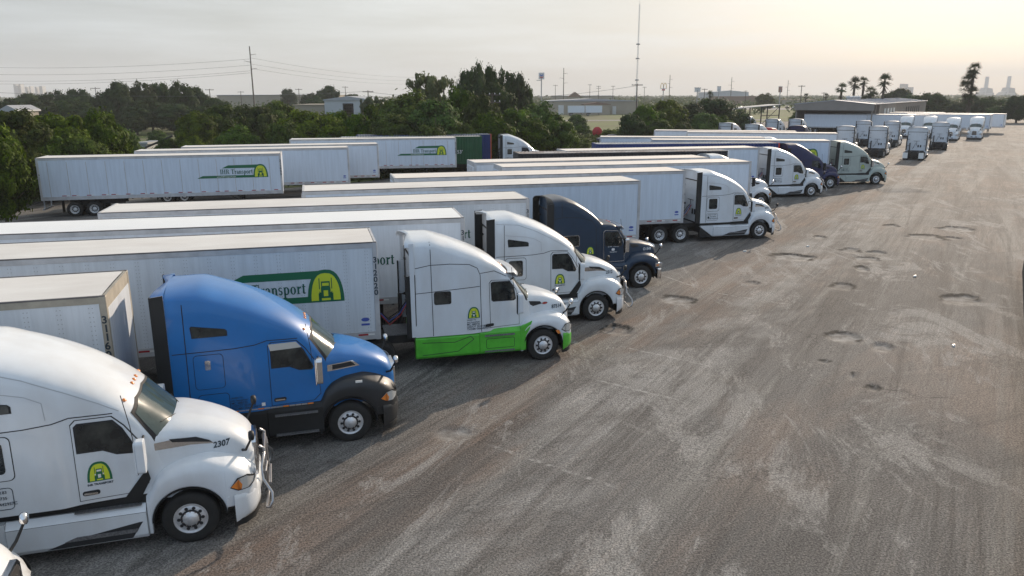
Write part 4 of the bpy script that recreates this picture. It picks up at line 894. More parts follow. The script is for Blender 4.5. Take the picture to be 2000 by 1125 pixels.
# ------------------------------------------------------------------ the lot
def lot_material():
    m = bpy.data.materials.new('lot_surface'); m.use_nodes = True; t = m.node_tree; L = t.links.new; b = t.nodes['Principled BSDF']
    c = nn(t, 'ShaderNodeTexCoord')
    def N(scale, rot=0, st=(1, 1, 1), det=6, rough=.6, dist=0.):
        p = nn(t, 'ShaderNodeMapping'); p.inputs['Rotation'].default_value = (0, 0, R(-rot)); L(c.outputs['Object'], p.inputs[0])
        q = nn(t, 'ShaderNodeMapping'); q.inputs['Scale'].default_value = st; L(p.outputs[0], q.inputs[0])
        n = nn(t, 'ShaderNodeTexNoise', Scale=scale, Detail=det, Roughness=rough, Distortion=dist); L(q.outputs[0], n.inputs['Vector']); return n.outputs['Fac']
    def ramp(f, p0, p1, c0=0., c1=1.):
        r = nn(t, 'ShaderNodeMapRange'); r.inputs[1].default_value = p0; r.inputs[2].default_value = p1; r.inputs[3].default_value = c0; r.inputs[4].default_value = c1; L(f, r.inputs[0]); return r.outputs[0]
    def mix(f, a, bb, mode='MIX'):
        x = nn(t, 'ShaderNodeMix', data_type='RGBA', blend_type=mode)
        if isinstance(f, (int, float)): x.inputs[0].default_value = f
        else: L(f, x.inputs[0])
        for i, v in ((6, a), (7, bb)):
            if isinstance(v, tuple): x.inputs[i].default_value = (*v, 1)
            else: L(v, x.inputs[i])
        return x.outputs[2]
    vv = nn(t, 'ShaderNodeVectorMath', operation='DOT_PRODUCT'); vv.inputs[1].default_value = (-math.sin(R(57)), math.cos(R(57)), 0); L(c.outputs['Object'], vv.inputs[0])
    def lane(centre, half, soft, nz_=.9):
        a = nn(t, 'ShaderNodeMath', operation='MULTIPLY_ADD'); L(N(.35, 57, (.35, 1, 1), 4), a.inputs[0]); a.inputs[1].default_value = 6 * nz_; L(vv.outputs['Value'], a.inputs[2])
        s_ = nn(t, 'ShaderNodeMath', operation='SUBTRACT'); L(a.outputs[0], s_.inputs[0]); s_.inputs[1].default_value = centre + 3 * nz_
        q = nn(t, 'ShaderNodeMath', operation='ABSOLUTE'); L(s_.outputs[0], q.inputs[0]); return ramp(q.outputs[0], half, half + soft, 1, 0)
    def mul(a, b_):
        q = nn(t, 'ShaderNodeMath', operation='MULTIPLY'); 
        for i, x in enumerate((a, b_)):
            if isinstance(x, float): q.inputs[i].default_value = x
            else: L(x, q.inputs[i])
        return q.outputs[0]
    col = mix(ramp(N(.11, 57, (.5, 1, 1), 5), .42, .58), (.122, .117, .113), (.168, .163, .158))
    col = mix(ramp(N(.16, 57, (.4, 1.1, 1), 6, .65, .6), .47, .62, 0, .65), col, (.212, .174, .150))
    col = mix(mul(lane(10.6, .5, .9), ramp(N(.5, 57, (.3, 1, 1), 5), .36, .58, .1, .6)), col, (.165, .112, .084))   # rusty dust where the noses park
    col = mix(mul(lane(8.0, .5, 1.3), ramp(N(.45, 30, (.5, 1, 1), 6, .7), .44, .56, 0, .75)), col, (.27, .266, .26))          # brown dust
    col = mix(ramp(N(.55, 57, (.05, 1.0, 1), 6, .72, .3), .485, .62, 0, .55), col, (.27, .265, .25))       # pale wheel tracks
    col = mix(ramp(N(.9, 60, (.045, 1.0, 1), 6, .75, .5), .49, .60, 0, .62), col, (.085, .080, .077))          # dark wheel tracks
    col = mix(ramp(N(.42, 20, (.10, 1.2, 1), 5, .7, 1.6), .55, .66, 0, .4), col, (.095, .091, .088))         # curved tracks
    col = mix(ramp(N(.35, 80, (.4, 1, 1), 7, .75, .8), .545, .60, 0, .6), col, (.29, .283, .273))        # broken pale patches
    col = mix(mul(ramp(N(8., 58, (.035, 1, 1), 4, .75, .35), .46, .62), ramp(N(.22, 57, (.5, 1, 1), 4, .6), .44, .58)), col, mix(1., col, (.78, .77, .76), 'MULTIPLY'))
    col = mix(mul(ramp(N(6., 54, (.05, 1, 1), 4, .75, .3), .50, .62), ramp(N(.25, 30, (.6, 1, 1), 4, .6), .46, .58)), col, mix(1., col, (1.2, 1.17, 1.15), 'MULTIPLY'))   # fine tread lines
    col = mix(ramp(N(24., 0, (1, 1, 1), 3, .8), .38, .62), mix(1., col, (.44, .44, .44), 'MULTIPLY'), mix(1., col, (1.55, 1.52, 1.48), 'MULTIPLY'))       # aggregate
    v = nn(t, 'ShaderNodeTexVoronoi', Scale=13.); L(c.outputs['Object'], v.inputs['Vector'])
    col = mix(ramp(v.outputs['Distance'], .09, .15, .6, 0), col, (.36, .34, .31))                 # loose stones
    # worn stall lines
    def sline(p, q, wd):
        P, Q = Vector((*p, 0)), Vector((*q, 0)); T = (Q - P).normalized(); Nn = Vector((-T.y, T.x, 0)); o = []
        for dvec, a_, b2_ in ((Nn, P.dot(Nn), wd), (T, (P.dot(T) + Q.dot(T)) / 2, (Q - P).length / 2)):
            d_ = nn(t, 'ShaderNodeVectorMath', operation='DOT_PRODUCT'); d_.inputs[1].default_value = dvec; L(c.outputs['Object'], d_.inputs[0])
            s_ = nn(t, 'ShaderNodeMath', operation='SUBTRACT'); L(d_.outputs['Value'], s_.inputs[0]); s_.inputs[1].default_value = a_; q_ = nn(t, 'ShaderNodeMath', operation='ABSOLUTE'); L(s_.outputs[0], q_.inputs[0]); o.append(ramp(q_.outputs[0], b2_ * .6, b2_, 1, 0))
        return mul(o[0], o[1])
    worn = ramp(N(3.5, 0, (1, 1, 1), 4, .7), .46, .56, 0, .6)
    for p, q in (((3.4, 24.7), (6.6, 22.2)), ((2.2, 21.6), (5.2, 19.35)), ((-.8, 17.2), (2.4, 14.8)), ((6.9, 35.2), (8.3, 32.1)), ((8.2, 31.9), (11.4, 29.6))): col = mix(mul(sline(p, q, .07), worn), col, (.40, .39, .37))
    # oil drips where engines stand
    col = mix(mul(lane(13.2, 1.2, .8, .3), ramp(N(1.1, 0, (1, 1, 1), 5, .6), .58, .68, 0, .4)), col, (.04, .029, .028))
    # cracks
    cr = nn(t, 'ShaderNodeTexVoronoi', Scale=.33, feature='DISTANCE_TO_EDGE'); wn = nn(t, 'ShaderNodeTexNoise', Scale=1.3, Detail=4); L(c.outputs['Object'], wn.inputs['Vector'])
    va = nn(t, 'ShaderNodeVectorMath', operation='MULTIPLY_ADD'); L(wn.outputs['Color'], va.inputs[0]); va.inputs[1].default_value = (1.6, 1.6, 0); L(c.outputs['Object'], va.inputs[2]); L(va.outputs[0], cr.inputs['Vector'])
    k = nn(t, 'ShaderNodeMath', operation='MULTIPLY'); L(ramp(cr.outputs['Distance'], .003, .009, .6, 0), k.inputs[0]); L(ramp(N(.12, 0), .54, .60), k.inputs[1])
    col = mix(k.outputs[0], col, (.035, .033, .032))
    a = nn(t, 'ShaderNodeAttribute', attribute_name='pit'); s = nn(t, 'ShaderNodeSeparateColor'); L(a.outputs['Color'], s.inputs[0])
    col = mix(s.outputs[0], col, mix(ramp(N(2.2, 0, (1, 1, 1), 5), .4, .6), (.15, .14, .13), (.30, .29, .275)))   # pale broken floor
    col = mix(s.outputs[1], col, (.022, .021, .020))                                                          # dark broken lip, stronger along the far side
    L(col, b.inputs['Base Color']); b.inputs['Roughness'].default_value = .88; b.inputs['Specular IOR Level'].default_value = .14
    bp = nn(t, 'ShaderNodeBump', Strength=.7, Distance=.03); L(N(18., 0, (1, 1, 1), 4, .7), bp.inputs['Height'])
    b2 = nn(t, 'ShaderNodeBump', Strength=.55, Distance=.12); L(N(.8, 57, (.12, 1, 1), 5, .7), b2.inputs['Height']); L(b2.outputs[0], bp.inputs['Normal']); L(bp.outputs[0], b.inputs['Normal'])
    return m
PX = [(1739.3, 442.3, 33.1, 8.3), (1865.6, 449.7, 66.3, 12.4), (1809.7, 465.9, 70.4, 14.9), (1859.4, 467.1, 33.1, 7.5), (1602.6, 464.6, 29.0, 8.3), (1546.7, 503.6, 82.8, 18.2), (1658.5, 491.1, 45.5, 12.4), (1710.3, 494.9, 33.1, 8.3), (1695.8, 508.5, 49.7, 14.5), (1683.4, 525.9, 29.0, 16.6), (1644.0, 561.1, 45.5, 21.5), (1875.9, 587.2, 70.4, 29.0), (1644.0, 660.5, 62.1, 28.2), (1722.7, 681.2, 37.3, 22.8), (1611.8, 708.1, 24.8, 10.8), (1704.1, 759.9, 35.2, 19.0), (1325.2, 586.0, 70.4, 25.7), (1205.1, 646.8, 62.1, 29.0), (1470.1, 554.1, 33.1, 10.8), (1664.8, 737.1, 12.4, 24.8), (885, 845, 90, 40), (1890, 330, 50, 8), (1905, 345, 40, 7), (1840, 352, 46, 6), (1960, 292, 50, 6)]
PITS = []
for u_, v_, w_, h_ in PX:
    D_ = CAM_H * (FPX * CP - (v_ - 562.5) * SP) / ((v_ - 562.5) * CP + FPX * SP); PITS.append((at(u_, D_), D_, w_ / 2 / FPX * D_, min(2.2, D_ * D_ / 12600 * h_ / 2)))
def frange(a, b, s): return list(np.arange(a, b, s))
gx = [-150, -120, -100, -80, -60, -45, -30, -18, -12, -8] + frange(-5, 43, .13) + [43, 48, 56, 66, 80, 100, 130, 170, 220, 300]
gy = [-60, -40, -20, -10, 0, 6, 10, 13] + frange(15, 66, .13) + [66, 72, 80, 95, 115, 140, 170, 210, 260]
X, Y = np.meshgrid(np.array(gx), np.array(gy)); Z = np.zeros_like(X); pit = np.zeros(X.shape + (4,), np.float32); pit[..., 3] = 1
def vnoise(x, y, s, seed):       # smooth value noise
    g = np.random.default_rng(seed).random((64, 64)); xi = x / s; yi = y / s; x0 = np.floor(xi).astype(int); y0 = np.floor(yi).astype(int); fx = xi - x0; fy = yi - y0; fx = fx * fx * (3 - 2 * fx); fy = fy * fy * (3 - 2 * fy)
    G = lambda a, b: g[a % 64, b % 64]
    return (G(x0, y0) * (1 - fx) + G(x0 + 1, y0) * fx) * (1 - fy) + (G(x0, y0 + 1) * (1 - fx) + G(x0 + 1, y0 + 1) * fx) * fy
wob = vnoise(X, Y, .55, 1) * .5 + vnoise(X, Y, .27, 2) * .45 + vnoise(X, Y, 1.5, 5) * .5 - .17
near = (X > -5) & (X < 43) & (Y > 15) & (Y < 66)
for i, (px, py, rx, ry) in enumerate(PITS):
    a = -math.atan2(px, py) + R(10 * math.sin(i * 2.3)); dx = X - px; dy = Y - py; u_ = (dx * math.cos(a) + dy * math.sin(a)) / rx; v_ = (-dx * math.sin(a) + dy * math.cos(a)) / ry
    d = np.sqrt(u_**2 + v_**2) + (wob - .55) * .75; mk = np.clip((1 - d) / .22, 0, 1); mk = mk * mk * (3 - 2 * mk); fade = 1 - np.clip((-v_ - .1) / .9, 0, .75)
    Z = np.minimum(Z, -(.065 + .02 * math.sin(i * 3.1)) * mk * fade)
    pit[..., 0] = np.maximum(pit[..., 0], np.clip((1.02 - d) / .3, 0, 1) * (.62 + .3 * math.sin(i * 1.7)))
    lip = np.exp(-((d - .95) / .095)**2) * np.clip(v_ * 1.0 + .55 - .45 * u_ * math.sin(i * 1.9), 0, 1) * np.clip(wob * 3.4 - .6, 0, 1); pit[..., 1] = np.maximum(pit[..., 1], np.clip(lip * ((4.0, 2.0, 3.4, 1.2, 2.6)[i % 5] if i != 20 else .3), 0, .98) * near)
Z += np.where(near, (vnoise(X, Y, 2.2, 8) - .5) * .03 + (vnoise(X, Y, .7, 9) - .5) * .012, 0)
pit *= near[..., None]; pit[..., 3] = 1
nr, nc = X.shape; me = bpy.data.meshes.new('parking_lot'); co = np.stack([X, Y, np.where(near, Z, 0)], -1).reshape(-1, 3).astype(np.float32)
idx = np.arange(nr * nc).reshape(nr, nc); F = np.stack([idx[:-1, :-1], idx[:-1, 1:], idx[1:, 1:], idx[1:, :-1]], -1).reshape(-1, 4).astype(np.int32); nf = len(F)
me.vertices.add(len(co)); me.vertices.foreach_set('co', co.ravel()); me.loops.add(nf * 4); me.loops.foreach_set('vertex_index', F.ravel()); me.polygons.add(nf); me.polygons.foreach_set('loop_start', np.arange(0, nf * 4, 4, dtype=np.int32)); me.update(calc_edges=True)
me.polygons.foreach_set('use_smooth', np.ones(nf, bool)); ca = me.color_attributes.new('pit', 'FLOAT_COLOR', 'POINT'); ca.data.foreach_set('color', pit.reshape(-1)); me.materials.append(lot_material())
lot = bpy.data.objects.new('parking_lot', me); COL.objects.link(lot); tag(lot, kind='structure')
# grass and scrub land round it, out to the horizon
mat('ground_grass', (.115, .145, .045), .95, 0, 0, .5, .05, 1., .6, col2=(.11, .10, .06), spec=.2)
inner = [(-75, -60), (-75, 40), (-50, 57), (-34, 63), (-22, 69), (-14, 76), (-9, 86), (0, 94), (10, 100), (15, 128), (21, 165), (50, 190), (72, 240), (110, 262), (200, 262), (300, 262), (300, -60)]
g = MB(); cx, cy = 30, 90; n = len(inner); outer = []
for x, y in inner: d = math.hypot(x - cx, y - cy); outer.append((cx + (x - cx) / d * 9000, cy + (y - cy) / d * 9000))
mids = [[(x + (ox - x) * f, y + (oy - y) * f, z) for (x, y), (ox, oy) in zip(inner, outer)] for f, z in ((0, .02), (.004, .03), (.03, .0), (.2, 0), (1, 0))]
for a, b_ in zip(mids, mids[1:]): g.add(a + b_, [(i, (i + 1) % n, n + (i + 1) % n, n + i) for i in range(n)], 'ground_grass')
tag(g.build('ground', fixn=True), kind='structure')
mat('road_grey', (.19, .185, .18), .9, 0, 0, .2, .1)
for nm, y, xa, xb, wd in (('road', 262, -190, 90, 9), ('car_park', 470, 60, 280, 60), ('road', 690, -700, 700, 14)):
    b = MB(); b.bb(xa, xb, y - wd / 2, y + wd / 2, .02, .05, 'road_grey'); tag(b.build(nm), kind='structure')
b = MB(); b.bb(4, 16, 138, 141, .03, .06, 'road_grey'); tag(b.build('path'), kind='structure')

# ------------------------------------------------------------------ parking the lorries
ROW = 'tractor trucks nosed out along the front row'; BACK = 'trailers in the back row'; FAR = 'tractor trucks parked near the open shed'
def park(o, A, th, label, cat, group, back=False):
    t = R(th); nl = (-math.sin(t), math.cos(t)); o.location = (A[0] + nl[0] * 1.295, A[1] + nl[1] * 1.295, 0); o.rotation_euler = (0, 0, t); tag(o, label, cat, group); return o
def hitch(o, A, th, label, ahead=5.15, off=1.3, group=ROW):
    t = R(th); o.location = (A[0] - math.sin(t) * off + math.cos(t) * ahead, A[1] + math.cos(t) * off + math.sin(t) * ahead, 0); o.rotation_euler = (0, 0, t); tag(o, label, 'truck', group); return o
def put(o, x, y, th, label, group=FAR): o.location = (x, y, 0); o.rotation_euler = (0, 0, R(th)); tag(o, label, 'truck', group); return o
TR = 'trailers in the front rows'
# trailers of the front rows
park(dry_van('skin_rivet', 'trailer_roof', 'beige_rail', number='31160', post='beige_rail'), (-8.63, 15.66), 16.5, 'riveted white box trailer numbered 31160 behind the bright blue truck', 'trailer', TR)
park(dry_van('skin_rivet', 'trailer_roof', 'rail', True, '312020'), (-3.92, 21.74), 14.4, 'riveted white box trailer numbered 312020 with green logo, behind the green skirted truck', 'trailer', TR)
park(dry_van('skin_smooth', 'trailer_roof_white', 'rail', 'plain', '313455'), (-1.65, 26.25), 12.6, 'box trailer with the bright white roof behind truck 2312', 'trailer', TR)
park(dry_van('skin_rivet', 'trailer_roof', 'rail', 'plain', '310756'), (.71, 31.22), 13.23, 'beige roofed riveted trailer behind the dark blue truck', 'trailer', TR)
park(dry_van('skin_bluish', 'trailer_roof', 'rail', legs='down'), (6.37, 37.86), 14.47, 'plain bluish white trailer with no truck, between the dark blue truck and truck 2318', 'trailer', TR)
park(dry_van('skin_bluish', 'trailer_roof_tan', 'rail'), (9.71, 42.95), 13.41, 'bluish white trailer with tan roof coupled to truck 2318', 'trailer', TR)
park(dry_van('skin_bluish', 'trailer_roof_tan', 'rail', tape=False, legs='down'), (15.2, 48.89), 12.8, 'uncoupled tan roofed trailer hiding most of a white truck behind it', 'trailer', TR)
t = R(13.5); park(dry_van('skin_smooth', 'trailer_roof_tan', 'rail', tape=False), (-2.34 + 16.15 * math.cos(t), 48.48 + 16.15 * math.sin(t)), 13.5, 'tan roofed trailer behind the half hidden white truck with black bumper', 'trailer', TR)
park(container('container_dark', 16.3, 'white_paint', 'container_roof_rusty'), (16.6, 58.9), 9.2, 'dark container with rusty ribbed roof lying among the white trailers', 'container', TR)
park(dry_van('skin_bluish', 'trailer_roof_tan', 'rail', tape=False), (19.9, 62.15), 12.2, 'white trailer with tan roof behind the white truck beside the navy one', 'trailer', TR)
park(container('container_blue', 16.3, 'container_red'), (23.62, 68.24), 3, 'blue ribbed container with red front end behind the navy truck', 'container', TR)
park(dry_van('skin_bluish', 'trailer_roof_tan', 'rail', True, tape=False), (29.27, 71.21), -8.0, 'white trailer with green arch logo behind the sage green truck', 'trailer', TR)
t = R(-8); park(dry_van('skin_smooth', 'trailer_roof_tan', 'rail', tape=False), (10.9 + 14.2 * math.cos(t), 78.58 + 14.2 * math.sin(t)), -8, 'roof of a white trailer just beyond the sage truck trailer', 'trailer', TR)
park(dry_van('skin_smooth', 'trailer_roof_tan', 'rail', tape=False, legs='down'), (35.6, 84.83), -15.5, 'farthest long trailer of the front rows, beside the backs of parked trucks', 'trailer', TR)
park(dry_van('skin_smooth', 'trailer_roof_tan', 'rail', tape=False, legs='down'), (17.09 + 15.6, 90.3 - 4.2), -15.5, 'trailer mostly hidden, its left end showing near the white pickup', 'trailer', TR).location.y += 3.2
# trailers of the back row
park(dry_van('skin_bluish', 'trailer_roof', 'rail', True, '311995', joints=True, post='trailer_post', sticker=False), (-17, 56.91), 14.24, 'big white trailer with IHR Transport logo against the left trees', 'trailer', BACK)
park(dry_van('skin_bluish', 'trailer_roof', 'rail', legs='down'), (-13.36, 63.43), 13.8, 'plain white trailer second from the left in the back row', 'trailer', BACK)
park(dry_van('skin_bluish', 'trailer_roof', 'rail', legs='down'), (-11.74, 68.23), 14.5, 'plain white trailer third in the back row, left of the logo trailer', 'trailer', BACK)
park(dry_van('skin_bluish', 'trailer_roof', 'rail', True, '311994', joints=True, post='trailer_post', sticker=False, legs='down'), (-5.57, 77.87), 9.6, 'white trailer with IHR Transport logo beside the green container', 'trailer', BACK)
park(container('container_green', 14.6, texts=(("53'", .5, -2.6, 2.35), ('45', .3, -3.9, 3.45), ('3770K', .28, -6.4, 3.4), ('15', .32, -5.9, 1.75))), (-3.1, 80.9), 6.5, 'green ribbed container marked 53 feet on a bare chassis', 'container', BACK)
park(container('container_blue', 14.6, 'container_orange'), (-2.2, 85.2), 7.5, 'blue container with orange end beyond the green container', 'container', BACK)

# front row tractors
o = tractor('aero', guard=True, number='2307'); t = R(17); o.location = (-6.20, 14.06, 0); o.rotation_euler = (0, 0, t); tag(o, 'nearest whole white truck numbered 2307 with a chrome grille guard', 'truck', ROW)
o = tractor('aero', mirror='chrome'); o.location = (-8.18, 9.35, 0); o.rotation_euler = (0, 0, R(17)); tag(o, 'white truck cut off at the bottom left corner, only its hood tip showing', 'truck', ROW)
hitch(tractor('aero', 'blue_paint', 'dark_plastic', 'black_plastic', mid_window=False, mirror='chrome', emb=True, bumper='dark_plastic'), (-8.63, 15.66), 16.9, 'bright blue sleeper truck with black fenders and chrome mirrors')
hitch(tractor('box', skirt='green_plastic', bumper='green_plastic', number='87514', emb_at=(-2.29, 1.57, .38)), (-3.92, 21.74), 14.37, 'white sleeper truck numbered 87514 with lime green skirts and bumper')
hitch(tractor('aero', guard=True, number='2312', inner='black_plastic'), (-1.65, 26.25), 13.0, 'white truck numbered 2312 with grille guard, behind the green skirted truck')
hitch(tractor('dark', 'dark_blue_paint', mirror='chrome', number='O1549', ink='ink_white', emb_at=(-2.42, 1.62, .36)), (.71, 31.22), 13.23, 'dark blue sleeper truck numbered O1549 with chrome bumper')
hitch(tractor('aero', guard=True, number='2318'), (9.71, 42.95), 13.41, 'white truck with grille guard and chrome wheels beside the tan roofed trailer')
o = tractor('navy', bumper='black_plastic', mirror='black_plastic', fender='white_paint', skirt='black_plastic'); t = R(13); o.location = (18.35, 58.0, 0); o.rotation_euler = (0, 0, t); tag(o, 'white truck with black bumper half hidden behind the uncoupled trailer', 'truck', ROW)
hitch(tractor('aero', guard=True), (19.9, 62.15), 10.5, 'white truck with grille guard directly left of the navy truck')
hitch(tractor('navy', 'navy_paint', mirror='black_plastic', emb=False), (23.62, 68.24), 7, 'navy blue rounded sleeper truck with dark mirrors')
hitch(tractor('aero', 'sage_paint', mirror='chrome'), (29.27, 71.21), 5.0, 'pale sage green sleeper truck at the far end of the front row', off=1.5)
PW = tractor('aero', detail=False); hitch(PW, (-2.2, 85.2), 7.5, 'white truck in front of the tree band, behind the dark container', 5.3, group='tractor trucks behind the trailers')
o = copy_tree(PW); t = R(-8); o.location = (10.9 + 19.0 * math.cos(t), 81.6 + 19.0 * math.sin(t), 0); o.rotation_euler = (0, 0, t); tag(o, 'white truck of which only the curved roof shows above the logo trailer', 'truck', 'tractor trucks behind the trailers')
# trucks near the shed: backs towards us
RV = tractor('aero', detail=False, emb=False); used = [False]
def rv(x, y, th, label):
    o = copy_tree(RV) if used[0] else RV; used[0] = True
    t = R(th); return put(o, x + 4.2 * math.cos(t), y + 4.2 * math.sin(t), th, label)
rv(45.9, 107.1, 59, 'white truck seen from behind, nearest the end of the farthest long trailer')
rv(58.2, 129.0, 57, 'white truck seen from behind, nearest the trailer inside the shed')
rv(49.9, 106.0, 58, 'white truck back with its dark chassis in full view, left of the white mudflaps')
rv(61.5, 126.2, 57, 'white truck seen from behind, left of the first facing truck')
E2 = tractor('box', guard='rear', detail=False, emb=False, number=None); t = R(58); put(E2, 52.9 + 4.2 * math.cos(t), 101.4 + 4.2 * math.sin(t), 58, 'white truck seen from behind with two white mudflaps')
E3 = copy_tree(E2); t = R(60); put(E3, 65.8 + 4.2 * math.cos(t), 119.6 + 4.2 * math.sin(t), 60, 'taller white truck seen from behind, in front of the second and third facing trucks')
for c_ in E3.children:
    if c_.name.startswith('mudflap'): c_.data = c_.data.copy(); c_.data.materials.clear(); c_.data.materials.append(M('black_plastic'))
rv(33.2, 121.1, 40, 'white truck back under the tree band, leftmost of the shed row')
rv(35.6, 115.5, 40, 'white truck back between the leftmost one and the red vehicle')
rv(47.7, 160.0, 45, 'white truck under the steel frame canopy')
rv(46.7, 140.1, 45, 'white truck back just behind the red vehicle')
rv(50.8, 139.9, 48, 'white truck back beside the small navy truck near the shed')
NV = tractor('navy', 'navy_paint', detail=False, emb=False, mirror='black_plastic'); put(NV, 43.0, 113.4, 50, 'small looking navy truck roof showing above the far trailer')
RD = tractor('navy', 'red_paint', detail=False, emb=False, sleeper=False); put(RD, 42.0, 121.5, 40, 'red truck mostly hidden behind the far long trailer')
for c_ in [RD]: c_.scale = (1, 1, .84)
# trucks facing us
for (x, y, th, lb) in ((77.6, 154.0, 238, 'white truck facing the camera, leftmost of the four facing'), (80.9, 151.4, 238, 'white truck facing the camera behind the taller truck back'), (80.1, 142.0, 237, 'white truck facing the camera, third from the left with a red lamp'), (86.4, 145.3, 236, 'white truck facing the camera, rightmost of the four facing')):
    o = copy_tree(PW); put(o, x, y, th, lb, 'white tractor trucks facing the camera')
# trailers by the shed
G3 = 'trailers parked beside the shed'
VB = park(dry_van('skin_smooth', 'trailer_roof_white', 'rail', tape=False, legs='down'), (99.1, 161.8), -39.5, 'long white trailer behind the trucks facing the camera', 'trailer', G3)
for (x, y, th, lb) in ((95.9, 176, -39.5, 'white trailer roof one row behind the long white trailer'), (100.8, 183, -39.5, 'white trailer roof farthest back beside the shed'), (85.4, 160.5, -35, 'white trailer hidden behind the facing trucks, next to the shed corner'), (106.2, 168.5, -39.5, 'white trailer whose right end shows beside the rightmost facing truck')):
    park(copy_tree(VB), (x, y), th, lb, 'trailer', G3)
LG = park(dry_van('skin_smooth', 'trailer_roof_white', 'rail', True, tape=False, legs='down'), (85.0, 165.0), -35, 'white trailer with green arch logo beside the shed', 'trailer', G3)
o = park(copy_tree(VB), (75.65, 166.3), -33, 'white trailer parked inside the open shed', 'trailer', G3); o.scale = (.8, 1, 1)

# small vehicles
o = car('pickup', 'white_paint'); o.location = (27.4, 159, 0); o.rotation_euler = (0, 0, R(14)); tag(o, 'white crew cab pickup parked beyond the trailers', 'pickup truck')
o = car('sedan', 'navy_paint'); o.location = (17.6, 138.5, 0); o.rotation_euler = (0, 0, R(190)); tag(o, 'dark blue car half hidden behind the container', 'car')
WC = car('sedan', 'white_paint'); WC.location = (at(325, 262), 262, .05); WC.rotation_euler = (0, 0, R(2)); tag(WC, 'white car on the road under the street lamp, seen through the left trees', 'car')
cp = [('white_paint', 1580), ('dark_plastic', 1595), ('white_paint', 1608), ('dark_plastic', 1538), ('white_paint', 1552), ('white_paint', 1566), ('dark_plastic', 1622), ('white_paint', 1512), ('white_paint', 1430), ('white_paint', 1448)]
dc = car('sedan', 'dark_plastic'); fd = False
ordn = ['first', 'second', 'third', 'fourth', 'fifth', 'sixth', 'seventh', 'eighth', 'ninth', 'tenth', 'eleventh', 'twelfth', 'thirteenth', 'fourteenth', 'fifteenth', 'sixteenth', 'seventeenth', 'eighteenth', 'nineteenth', 'twentieth']
for i, (p, u) in enumerate(sorted(cp, key=lambda q: q[1])):
    if p == 'dark_plastic' and not fd: o = dc; fd = True
    else: o = copy_tree(dc if p == 'dark_plastic' else WC)
    D = 455 + (i * 37 % 40); o.location = (at(u, D), D, .05); o.rotation_euler = (0, 0, R(40 + 13 * i)); tag(o, f'{ordn[i]} from the left of the tiny cars in the distant car park', 'car', 'cars in the distant car park')
o = copy_tree(dc); o.location = (119, 173, 0); o.rotation_euler = (0, 0, R(57)); tag(o, 'dark car at the right edge of the photo beyond the facing trucks', 'car')
# red reel, low dark strip, litter
mat('reel_red', (.50, .02, .03), .5)
r_ = empty('cable_reel', (at(1167, 158), 158, .0), R(-6)); b = MB()
for y in (-.5, .42): b.lathe([(y, .2), (y, .98), (y + .08, .98), (y + .08, .2)], 'reel_red', 24, (0, 0, 1.0))
b.build('flange', r_); b = MB(); b.lathe([(-.45, .0), (-.45, .62), (.45, .62), (.45, 0)], 'red_paint', 20, (0, 0, 1.0)); b.build('drum', r_); tag(r_, 'bright red round cable reel on the grass verge by the trees', 'reel')
mat('dark_strip_grey', (.045, .045, .047), .8, 0, 0, .3, 1)
b = MB(); ang = R(57.4); ex, ey = math.cos(ang), math.sin(ang); b.prism([(24.35, 35.55), (24.35 - ex * 34, 35.55 - ey * 34), (24.35 - ex * 34 + .35, 35.55 - ey * 34 - .25), (24.7, 35.3)], 0, .9, 'dark_strip_grey', 'z'); o = b.build('dark_strip'); tag(o, 'low dark strip running along the right edge of the photo', 'wall')  # low slab added in place of a dark strip of unknown nature
for i, (u, v, s) in enumerate(((1787, 547, .08), (1862, 697, .06), (1455, 494, .10), (1578, 484, .08))):
    D = 8.2 * 1540 / (v - 186.5) * .985; b = MB(); b.box((0, 0, .03), (s * 1.6, s, .06), 'white_tape', .5 + i); b.box((s * .5, .02, .07), (s * .7, s * .6, .02), 'white_tape', 1.1 + i); o = b.build('litter'); o.location = (at(u, D), D, 0); tag(o, ('scrap of white litter in the middle of the lot', 'white scrap of litter on the right side of the lot', 'pale litter near the pothole in front of truck 2318', 'small pale scrap just right of the crescent pothole')[i], 'litter', 'litter on the lot')
# ------------------------------------------------------------------ buildings
mat('shed_wall', (.27, .24, .21), .7, 0, 0, .1, .4); mat('shed_inside', (.16, .14, .13), .8); mat('metal_roof', (.36, .37, .39), .45, .35, 0, .12, .5); mat('tan_wall', (.36, .31, .24), .8, 0, 0, .12, .2); mat('brown_wall', (.22, .14, .10), .8); mat('pale_wall', (.46, .48, .50), .7, 0, 0, .1, .2); mat('door_white', (.6, .6, .58), .6)
S_ = empty('open_fronted_shed', (76, 165, 0), R(57)); Wd, Ln, he, hr = 15.6, 108, 6.15, 6.95
def ridge(y): return he + (hr - he) * (1 - abs(y - Wd / 2) / (Wd / 2))
b = MB(); b.prism([(-.4, he - .02), (Wd / 2, hr), (Wd + .4, he - .02), (Wd + .4, he + .13), (Wd / 2, hr + .15), (-.4, he + .13)], -.5, Ln, 'metal_roof', 'x')
for x in range(2, Ln, 2): b.prism([(-.4, he + .13), (Wd / 2, hr + .15), (Wd + .4, he + .13), (Wd + .4, he + .17), (Wd / 2, hr + .19), (-.4, he + .17)], x, x + .06, 'metal_roof', 'x')
rf = b.build('roof', S_)
for x in (20, 24, 28, 33): v_ = MB(); v_.lathe([(0, .5), (.5, .5), (.6, .75), (.9, .6), (1.0, 0)], 'pale_metal', 12, (x, Wd / 2 + .6, hr), 'z'); v_.build('vent', rf)
b = MB(); b.prism([(-.3, 4.9), (Wd + .3, 4.9), (Wd + .3, he), (Wd / 2, hr), (-.3, he)], -.42, -.3, 'shed_wall', 'x'); b.build('gable_fascia', S_)
